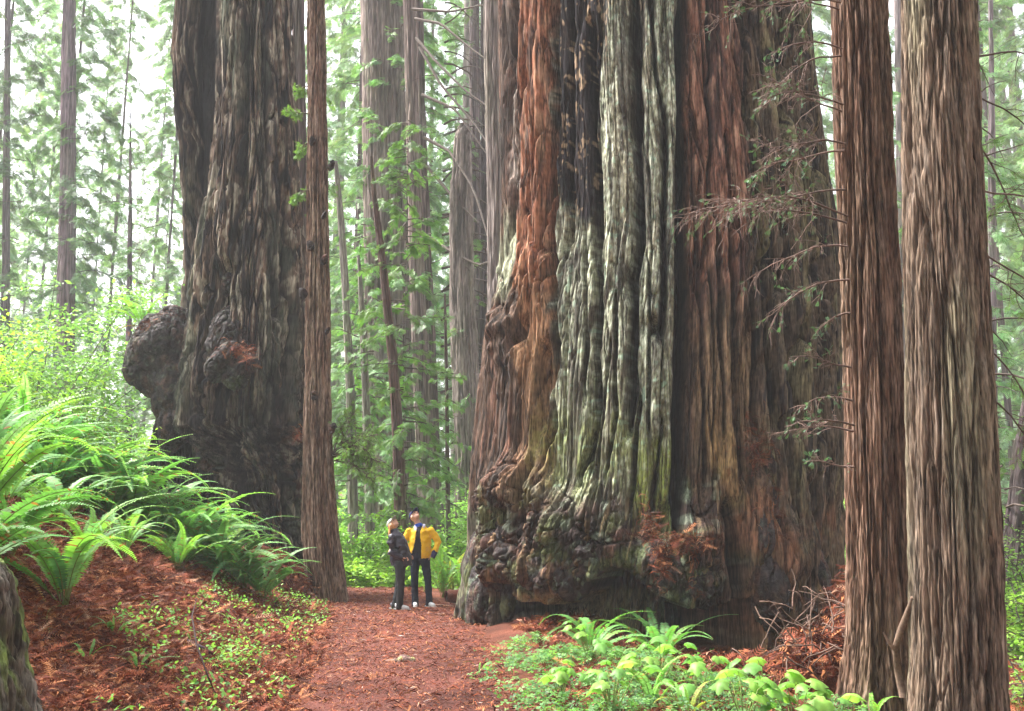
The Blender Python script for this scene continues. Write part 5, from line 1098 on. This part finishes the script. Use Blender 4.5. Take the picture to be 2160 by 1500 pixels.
def undergrowth(name, label, x0, x1, y0, y1, n, seed, cols, hmax=.9, lsz=(.08, .22)):
    rs = np.random.RandomState(seed); x = rs.uniform(x0, x1, n); y = rs.uniform(y0, y1, n)
    s = np.abs(x - path_c(y)) / path_w(y); k = s > 1.25; x, y = x[k], y[k]
    k = ((x - GL[0]) ** 2 + (y - GY) ** 2) > 4.2 ** 2; x, y = x[k], y[k]; m_ = len(x)
    h = rs.uniform(0, 1, m_) * hmax * (.35 + sstep(-.3, .5, perlin(x * .5, y * .5, 0, seed)))
    M_ = rotm(rs.uniform(0, 6.28, m_), rs.normal(.1, .5, m_), rs.normal(0, .5, m_), rs.uniform(*lsz, m_)); mb = MB()
    cc = np.array(cols)[rs.randint(len(cols), size=m_)] * rs.uniform(.7, 1.3, (m_, 1)) * (1 + .4 * perlin(x * .6, y * .6, 0, seed + 4)[:, None])
    mb.scatter(LF[0], LF[1], M_, np.stack([x, y, G(x, y, False) + h], 1), np.clip(cc, .01, .7))
    tag(obj(name, mb.mesh(name, [M_LEAF], False)), label, 'undergrowth', None, 'stuff')
UC = [(.20, .36, .07), (.26, .42, .07), (.14, .28, .06)]
undergrowth('undergrowth', 'bright green knee high undergrowth behind the couple', -14, 4, 23.5, 40, 42000, 61, UC)
undergrowth('far_undergrowth', 'pale hazy undergrowth on the far forest floor', -50, 50, 38, 100, 60000, 62, UC, 1.6, (.25, .6))
undergrowth('slope_undergrowth', 'leafy undergrowth over the upper left slope', -20, -6.5, 14, 30, 42000, 63, [(.16, .32, .06), (.24, .40, .07), (.11, .24, .05)], .8, (.06, .18))
undergrowth('right_undergrowth', 'undergrowth behind the right trunks', 6, 22, 9, 38, 30000, 64, [(.14, .28, .06), (.20, .34, .06), (.09, .17, .05)], .7, (.07, .2))
# ------------------------------------------------------------------ people
def solid(name, parent, mb, vox, matl, smooth=8, cut=None, thick=None, disp=None):
    """closed tubes merged into one continuous surface"""
    me = mb.mesh('tmp', [matl]); o = bpy.data.objects.new('tmp', me); COL.objects.link(o)
    md = o.modifiers.new('r', 'REMESH'); md.mode = 'VOXEL'; md.voxel_size = vox; md.use_smooth_shade = True
    s = o.modifiers.new('s', 'SMOOTH'); s.iterations = smooth; s.factor = .5
    em = bpy.data.meshes.new_from_object(o.evaluated_get(bpy.context.evaluated_depsgraph_get())); bpy.data.objects.remove(o)
    if disp or cut:
        bm = bmesh.new(); bm.from_mesh(em); bm.normal_update()
        if disp:
            for v in bm.verts: v.co += v.normal * disp(v.co)
        if cut:
            bmesh.ops.delete(bm, geom=[f for f in bm.faces if cut(f.calc_center_median(), f.normal)], context='FACES')
            if thick:
                bm.normal_update(); bmesh.ops.solidify(bm, geom=bm.faces[:], thickness=thick)
        bm.to_mesh(em); bm.free()
    em.polygons.foreach_set('use_smooth', np.ones(len(em.polygons), bool)); em.materials.clear(); em.materials.append(matl); em.name = name
    return obj(name, em, parent)
def ball(mb, c, r, rot=None):
    bm = bmesh.new(); bmesh.ops.create_uvsphere(bm, u_segments=16, v_segments=10, radius=1)
    V = np.array([v.co[:] for v in bm.verts]) * np.array(r if hasattr(r, '__len__') else (r,) * 3)
    if rot is not None: V = V @ np.array(rot.to_3x3()).T
    V = V + np.array(c)
    bm.verts.ensure_lookup_table()
    for k in (3, 4):
        F = [[v.index for v in f.verts] for f in bm.faces if len(f.verts) == k]
        if F: mb.F.setdefault(k, []).append(np.array(F) + mb.n)
    mb.V.append(V.astype(np.float32)); mb.C.append(np.full((len(V), 3), .5, np.float32)); mb.n += len(V); bm.free()
def limb(mb, pts, rad, sq=1, sides=14):
    mb.tube(pts, rad, sides, (.5, .5, .5), sq=sq, cap=True)
    ball(mb, pts[0], rad[0] * .98 if sq == 1 else (rad[0] * sq * .97, rad[0] * .97, rad[0] * .8)); ball(mb, pts[-1], rad[-1] * .98 if sq == 1 else (rad[-1] * sq * .97, rad[-1] * .97, rad[-1] * .8))
def head_parts(mb, c, Rm, s=1.0):
    t = lambda v: tuple(Vector(c) + Rm @ (Vector(v) * s))
    ball(mb, t((0, .012, .025)), (.076 * s, .094 * s, .098 * s), Rm); ball(mb, t((0, -.022, -.035)), (.058 * s, .066 * s, .078 * s), Rm)
    ball(mb, t((0, -.062, -.088)), (.026 * s, .024 * s, .020 * s), Rm)
    mb.tube([t((0, -.082, .022)), t((0, -.100, -.005)), t((0, -.108, -.026))], [.009 * s, .013 * s, .015 * s], 8, (.5,) * 3, cap=True)
    for sx in (-1, 1):
        ball(mb, t((sx * .079, .012, -.005)), (.012 * s, .022 * s, .034 * s), Rm); ball(mb, t((sx * .036, -.072, -.02)), (.022 * s, .018 * s, .02 * s), Rm)
    ball(mb, t((0, -.086, -.052)), (.027 * s, .010 * s, .010 * s), Rm); ball(mb, t((0, -.080, .034)), (.052 * s, .012 * s, .010 * s), Rm)
def hand_parts(mb, wrist, d, side, s=1.0):
    """palm, four curled fingers and a thumb leaving the side of the palm"""
    w_ = Vector(wrist); d = Vector(d).normalized(); u = Vector(side).normalized(); n = d.cross(u)
    mb.tube([w_, w_ + d * .05 * s, w_ + d * .095 * s], [.026 * s, .036 * s, .038 * s], 10, (.5,) * 3, sq=.5, cap=True)
    for k, l in enumerate((.070, .080, .075, .058)):
        b = w_ + d * .088 * s + u * (k - 1.5) * .020 * s
        mb.tube([b, b + d * l * .45 * s + n * .008, b + d * l * .75 * s + n * .022, b + d * l * .9 * s + n * .038], [.0095 * s, .009 * s, .0085 * s, .0075 * s], 8, (.5,) * 3, cap=True)
    b = w_ + d * .03 * s - u * .03 * s
    mb.tube([b, b - u * .025 * s + d * .03 * s, b - u * .03 * s + d * .062 * s + n * .01], [.013 * s, .011 * s, .009 * s], 8, (.5,) * 3, cap=True)
def fabric(name, col, rough=.7, spec=.3, wr=.006, scale=9):
    m, nt, p = mat(name); L = nt.links.new
    tc = N(nt, 'ShaderNodeTexCoord'); nz = N(nt, 'ShaderNodeTexNoise', i_Scale=float(scale), i_Detail=4.0, i_Distortion=1.2); L(tc.outputs['Object'], nz.inputs['Vector'])
    bp = N(nt, 'ShaderNodeBump', i_Strength=.8, i_Distance=wr * 2); L(nz.outputs[0], bp.inputs['Height']); L(bp.outputs[0], p.inputs['Normal'])
    mr = N(nt, 'ShaderNodeMapRange'); mr.inputs['To Min'].default_value = .8; mr.inputs['To Max'].default_value = 1.2; L(nz.outputs[0], mr.inputs[0])
    mx = N(nt, 'ShaderNodeVectorMath', operation='SCALE'); mx.inputs[0].default_value = col; L(mr.outputs[0], mx.inputs['Scale']); L(mx.outputs[0], p.inputs['Base Color'])
    p.inputs['Roughness'].default_value = rough; p.inputs['Specular IOR Level'].default_value = spec; return m
SKIN = plain_mat('skin', (.58, .33, .24), .55, .08, 30); YEL = fabric('yellow_cloth', (.88, .52, .02)); BLK = fabric('black_cloth', (.010, .010, .014)); NAVY = fabric('dark_denim', (.010, .015, .028), .85, .15)
PUR = fabric('dark_nylon', (.022, .018, .034), .42, .5); BLUE = fabric('blue_cloth', (.03, .08, .42)); LIN = fabric('grey_lining', (.42, .40, .50)); CAPN = fabric('navy_cap', (.018, .016, .09)); CAPG = fabric('grey_cap', (.34, .36, .31))
SHOE = plain_mat('shoe_white', (.62, .62, .64), .5, .1, 30); SHOEG = plain_mat('shoe_grey', (.16, .16, .19), .6, .1, 30); SOLE = plain_mat('sole', (.5, .5, .5), .7, .1, 30)
HAIR = plain_mat('blonde_hair', (.62, .30, .13), .6, .35, 60, .3, .01); EYE = plain_mat('eye', (.03, .02, .02), .3, .05, 10); LIP = plain_mat('lip', (.45, .16, .14), .5, .05, 10); HAIRG = plain_mat('grey_hair', (.22, .2, .19), .7, .2, 60)
def shoe(parent, x, y, yaw, m1=None, L_=.27):
    c, s = math.cos(yaw), math.sin(yaw); f = lambda a, b, z: (x + a * c - b * s, y + a * s + b * c, z)    # a forward
    mb = MB(); mb.tube([f(-.07, 0, .055), f(-.02, 0, .062), f(.06, 0, .05), f(.13, 0, .038), f(.18, 0, .033)], [.036, .040, .042, .040, .024], 12, (.5,) * 3, cap=True)
    mb.tube([f(-.045, 0, .06), f(-.04, 0, .11)], [.042, .045], 12, (.5,) * 3, cap=True)
    sh = solid('shoe', parent, mb, .010, m1 or SHOE, 3, disp=lambda q: 0)
    mb = MB(); mb.tube([f(-.105, 0, .012), f(.02, 0, .012), f(.12, 0, .013), f(.205, 0, .016)], [.036, .040, .043, .024], 12, (.5,) * 3, sq=.36, cap=True)
    obj('sole', mb.mesh('sole', [SOLE]), sh)
def face_bits(parent, c, Rm, s):
    t = lambda v: tuple(Vector(c) + Rm @ (Vector(v) * s))
    for sx in (-1, 1):
        mb = MB(); ball(mb, t((sx * .031, -.082, .012)), .011 * s); obj('eye', mb.mesh('eye', [EYE]), parent)
    mb = MB(); ball(mb, t((0, -.094, -.053)), (.022 * s, .007 * s, .006 * s), Rm); obj('mouth', mb.mesh('mouth', [LIP]), parent)
def cap(parent, c, Rm, s, m, brim_up=0.0):
    t = lambda v: tuple(Vector(c) + Rm @ (Vector(v) * s)); mb = MB(); ball(mb, t((0, .014, .052)), (.086 * s, .105 * s, .078 * s), Rm)
    cp_ = solid('cap', parent, mb, .008, m, 2, cut=lambda q, n: (Rm.transposed() @ (q - Vector(c))).z < .038 * s, thick=.006)
    V = []; F = []
    for i in range(13):
        a = -1.15 + 2.3 * i / 12
        for r_, z_ in ((.085, .045), (.125, .043), (.165 - .03 * abs(a), .032)):
            rr = r_ * (1 if r_ < .1 else 1); V.append(t((rr * .80 * math.sin(a), .014 - rr * 1.16 * math.cos(a) * (1 if r_ < .1 else 1.0), z_ + brim_up * (r_ - .085) - .012 * math.sin(a) ** 2)))
    for i in range(12):
        for k in range(2): F.append([i * 3 + k, i * 3 + k + 1, i * 3 + k + 4, i * 3 + k + 3])
    bm = bmesh.new(); vs = [bm.verts.new(v) for v in V]; [bm.faces.new([vs[i] for i in f]) for f in F]; bm.normal_update(); bmesh.ops.solidify(bm, geom=bm.faces[:], thickness=.005)
    me = bpy.data.meshes.new('brim'); bm.to_mesh(me); bm.free(); me.materials.append(m); obj('brim', me, cp_)
def wrinkle(seed, a=.006):
    return lambda q: a * float(perlin(q.x * 12, q.y * 12, q.z * 16, seed) + .6 * perlin(q.x * 26, q.y * 26, q.z * 30, seed + 1))
# man in yellow
mp_ = hit(885, 1282); man = empty('person', (mp_.x, mp_.y, float(G(mp_.x, mp_.y)) + .016)); tag(man, 'person in an open yellow jacket and navy cap looking up with hands in pockets', 'person', 'two people on the path')
RmM = (Matrix.Rotation(R(42), 3, 'Z') @ Matrix.Rotation(R(-64), 3, 'X')); hc = Vector((-.115, 0, 1.685))
hipL, knL, anL = (-.10, 0, .90), (-.10, -.02, .48), (-.085, 0, .08); hipR, knR, anR = (.085, 0, .90), (.155, -.03, .48), (.18, 0, .08)
shL, elL, wrL = (-.225, 0, 1.41), (-.315, .03, 1.19), (-.215, -.05, 1.0); shR, elR, wrR = (.195, 0, 1.42), (.335, .03, 1.21), (.265, -.05, .985)
mb = MB(); head_parts(mb, hc, RmM); limb(mb, [(-.02, .02, 1.46), (-.055, .01, 1.55), (-.10, .0, 1.63)], [.062, .056, .056])
limb(mb, [(-.01, 0, .9), (-.01, 0, 1.05), (-.01, 0, 1.25), (-.01, 0, 1.42), (-.015, 0, 1.47)], [.095, .10, .11, .10, .06], sq=1.45)
for a, b, c in ((shL, elL, wrL), (shR, elR, wrR)): limb(mb, [a, b, c], [.052, .042, .030])
for a, b, c in ((hipL, knL, anL), (hipR, knR, anR)): limb(mb, [a, b, c], [.08, .055, .042])
hand_parts(mb, wrL, (1, .25, -1), (0, 1, 0)); hand_parts(mb, wrR, (-1, .25, -.8), (0, 1, 0))
solid('body', man, mb, .009, SKIN, 2); face_bits(man, hc, RmM, 1)
mb = MB(); limb(mb, [(-.01, 0, .96), (-.01, 0, 1.1), (-.01, 0, 1.28), (-.01, 0, 1.42), (-.015, 0, 1.475)], [.108, .115, .12, .108, .072], sq=1.4); solid('shirt', man, mb, .012, BLK, 4, disp=wrinkle(1, .004))
mb = MB(); limb(mb, [(-.02, .01, 1.45), (-.04, .005, 1.52)], [.078, .07], sq=1.1); solid('shirt_collar', man, mb, .01, BLUE, 3)
mb = MB()
for a, b, c in ((hipL, knL, anL), (hipR, knR, anR)): limb(mb, [(a[0], 0, .93), a, (lerp(a[0], b[0], .5), -.01, .70), b, (lerp(b[0], c[0], .5), .0, .28), (c[0], .005, .09), (c[0], .005, .055)], [.098, .100, .085, .070, .066, .068, .070])
limb(mb, [(-.01, 0, .88), (-.01, 0, 1.0)], [.115, .110], sq=1.45); solid('trousers', man, mb, .012, NAVY, 4, disp=wrinkle(3, .008))
jk = MB(); limb(jk, [(-.0, 0, .95), (-.0, 0, 1.08), (-.01, 0, 1.25), (-.01, 0, 1.40), (-.015, .005, 1.475)], [.150, .152, .150, .132, .088], sq=1.42)
for a, b, c in ((shL, elL, wrL), (shR, elR, wrR)): limb(jk, [a, tuple(lerp(np.array(a), np.array(b), .5)), b, tuple(lerp(np.array(b), np.array(c), .8))], [.066, .070, .068, .054])
def openf(q, n):
    if q.z < .90: return True
    if q.z > 1.50: return abs(q.x + .03) < .2
    xc = -.035 + (1.45 - q.z) * -.02; w_ = .038 + .085 * max(0, (1.36 - q.z) / .4) ** 1.3 + .03 * max(0, (q.z - 1.4) / .08)
    if q.x > xc: w_ = min(w_, .075) if q.z < 1.2 else w_
    return q.y < -.02 and abs(q.x - xc) < w_ and abs(q.x) < .2
jko = solid('jacket', man, jk, .012, YEL, 4, cut=openf, thick=.014, disp=wrinkle(5, .011))
for sx, pts in ((-1, [(-.075, -.10, 1.40), (-.10, -.05, 1.49), (-.09, .06, 1.53)]), (1, [(.01, -.10, 1.40), (.06, -.05, 1.50), (.05, .06, 1.53)])):
    mb = MB(); mb.tube(pts, [.016, .034, .036], 8, (.5,) * 3, sq=.35, cap=True); obj('collar', mb.mesh('collar', [LIN]), jko)
for b, c in ((elL, wrL), (elR, wrR)):
    mb = MB(); p0, p1 = np.array(b), np.array(c); mb.tube([lerp(p0, p1, .72), lerp(p0, p1, 1.05), lerp(p0, p1, 1.3)], [.054, .052, .048], 12, (.5,) * 3, cap=True); obj('cuff', mb.mesh('cuff', [CAPN]), jko)
cap(man, hc, RmM, 1, CAPN)
shoe(man, -.085, -.02, R(-80)); shoe(man, .185, -.02, R(-50))
# woman in black
wp_ = hit(846, 1288); wom = empty('person', (wp_.x, wp_.y, float(G(wp_.x, wp_.y)) + .016)); tag(wom, 'person in a shiny black jacket and grey cap with blond hair looking up', 'person', 'two people on the path')
RmW = (Matrix.Rotation(R(66), 3, 'Z') @ Matrix.Rotation(R(-60), 3, 'X')); hc = Vector((-.175, 0, 1.525)); s = .93
sh1, el1, wr1 = (-.17, -.15, 1.29), (-.205, -.17, 1.03), (.0, -.16, .93); sh2, el2, wr2 = (-.06, .15, 1.29), (-.03, .17, 1.05), (.1, .08, .95)
h1, k1, a1 = (-.03, -.08, .82), (.0, -.10, .45), (-.02, -.09, .08); h2, k2, a2 = (-.02, .08, .82), (-.05, .07, .45), (-.12, .07, .08)
mb = MB(); head_parts(mb, hc, RmW, s); limb(mb, [(-.12, 0, 1.33), (-.135, 0, 1.40), (-.165, 0, 1.47)], [.055, .050, .050])
limb(mb, [(-.02, 0, .84), (-.04, 0, 1.0), (-.07, 0, 1.15), (-.10, 0, 1.28), (-.12, 0, 1.35)], [.11, .10, .105, .10, .06], sq=.9)
for a, b, c in ((sh1, el1, wr1), (sh2, el2, wr2)): limb(mb, [a, b, c], [.045, .038, .027])
for a, b, c in ((h1, k1, a1), (h2, k2, a2)): limb(mb, [a, b, c], [.075, .05, .038])
hand_parts(mb, wr1, (1, .5, -.3), (0, 0, 1), .9); hand_parts(mb, wr2, (1, -.5, -.3), (0, 0, 1), .9)
solid('body', wom, mb, .009, SKIN, 2); face_bits(wom, hc, RmW, s)
mb = MB()
for a, b, c in ((h1, k1, a1), (h2, k2, a2)): limb(mb, [a, tuple(lerp(np.array(a), np.array(b), .5)), b, tuple(lerp(np.array(b), np.array(c), .5)), (c[0], c[1], .07), (c[0], c[1], .05)], [.098, .090, .070, .066, .068, .070])
limb(mb, [(-.02, 0, .80), (-.02, 0, .95)], [.115, .11], sq=1.25); solid('trousers', wom, mb, .012, BLK, 4, disp=wrinkle(13, .008))
jk = MB(); limb(jk, [(.0, 0, .81), (-.02, 0, .90), (-.05, 0, 1.05), (-.085, 0, 1.20), (-.115, 0, 1.31), (-.13, 0, 1.36)], [.155, .16, .15, .135, .10, .07], sq=1.25)
for a, b, c in ((sh1, el1, wr1), (sh2, el2, wr2)): limb(jk, [a, tuple(lerp(np.array(a), np.array(b), .5)), b, tuple(lerp(np.array(b), np.array(c), .95))], [.074, .074, .070, .056])
jw = solid('jacket', wom, jk, .012, PUR, 4, cut=lambda q, n: q.z < .78, thick=.012, disp=wrinkle(15, .014))
mb = MB(); limb(mb, [(-.125, 0, 1.34), (-.145, 0, 1.40)], [.078, .072]); obj('collar', mb.mesh('collar', [PUR]), jw)
mb = MB(); mb.tube([(.158, -.03, .84), (.128, -.03, .98), (.09, -.03, 1.13), (.045, -.03, 1.25), (-.02, -.02, 1.36)], [.012] * 5, 6, (.5,) * 3); obj('zip_strip', mb.mesh('zip_strip', [LIN]), jw)
t = lambda v: tuple(hc + RmW @ (Vector(v) * s)); mb = MB(); ball(mb, t((0, .035, .0)), (.086, .085, .092), RmW)
for i in range(34):
    a = random.uniform(1.6, 4.7); r_ = .078; q = Vector(t((r_ * math.sin(a) * 1.0, .02 - r_ * math.cos(a) * .9, .0))); mb.tube([q, q + Vector((-.01, 0, -.06)), q + Vector((random.uniform(-.03, .02), random.uniform(-.02, .02), -.13 - random.uniform(0, .05)))], [.022, .018, .006], 6, (.5,) * 3, cap=True)
solid('hair', wom, mb, .008, HAIR, 2, disp=lambda q: .005 * float(perlin(q.x * 50, q.y * 50, q.z * 12, 3)), cut=lambda q, n: (lambda w_: w_.y < -.035 * s and abs(w_.x) < .07)(RmW.transposed() @ (q - hc)))
cap(wom, hc, RmW, s, CAPG, .2)
shoe(wom, -.02, -.09, R(-12)); shoe(wom, -.12, .07, R(-10), SHOEG)

# ------------------------------------------------------------------ haze
def haze_box():
    bm = bmesh.new(); bmesh.ops.create_cube(bm, size=1, matrix=Matrix.Translation((0, 185, 27)) @ Matrix.Diagonal((530, 480, 72, 1)))
    me = bpy.data.meshes.new('haze'); bm.to_mesh(me); bm.free()
    m = bpy.data.materials.new('haze'); m.use_nodes = True; t = m.node_tree; t.nodes.remove(t.nodes['Principled BSDF'])
    v = t.nodes.new('ShaderNodeVolumePrincipled'); v.inputs['Color'].default_value = (.93, .96, 1, 1); v.inputs['Density'].default_value = HAZE; v.inputs['Anisotropy'].default_value = .0
    t.links.new(v.outputs[0], t.nodes['Material Output'].inputs['Volume']); me.materials.append(m)
    tag(obj('haze', me), 'pale white mist filling the forest air', 'haze', None, 'stuff')
haze_box()
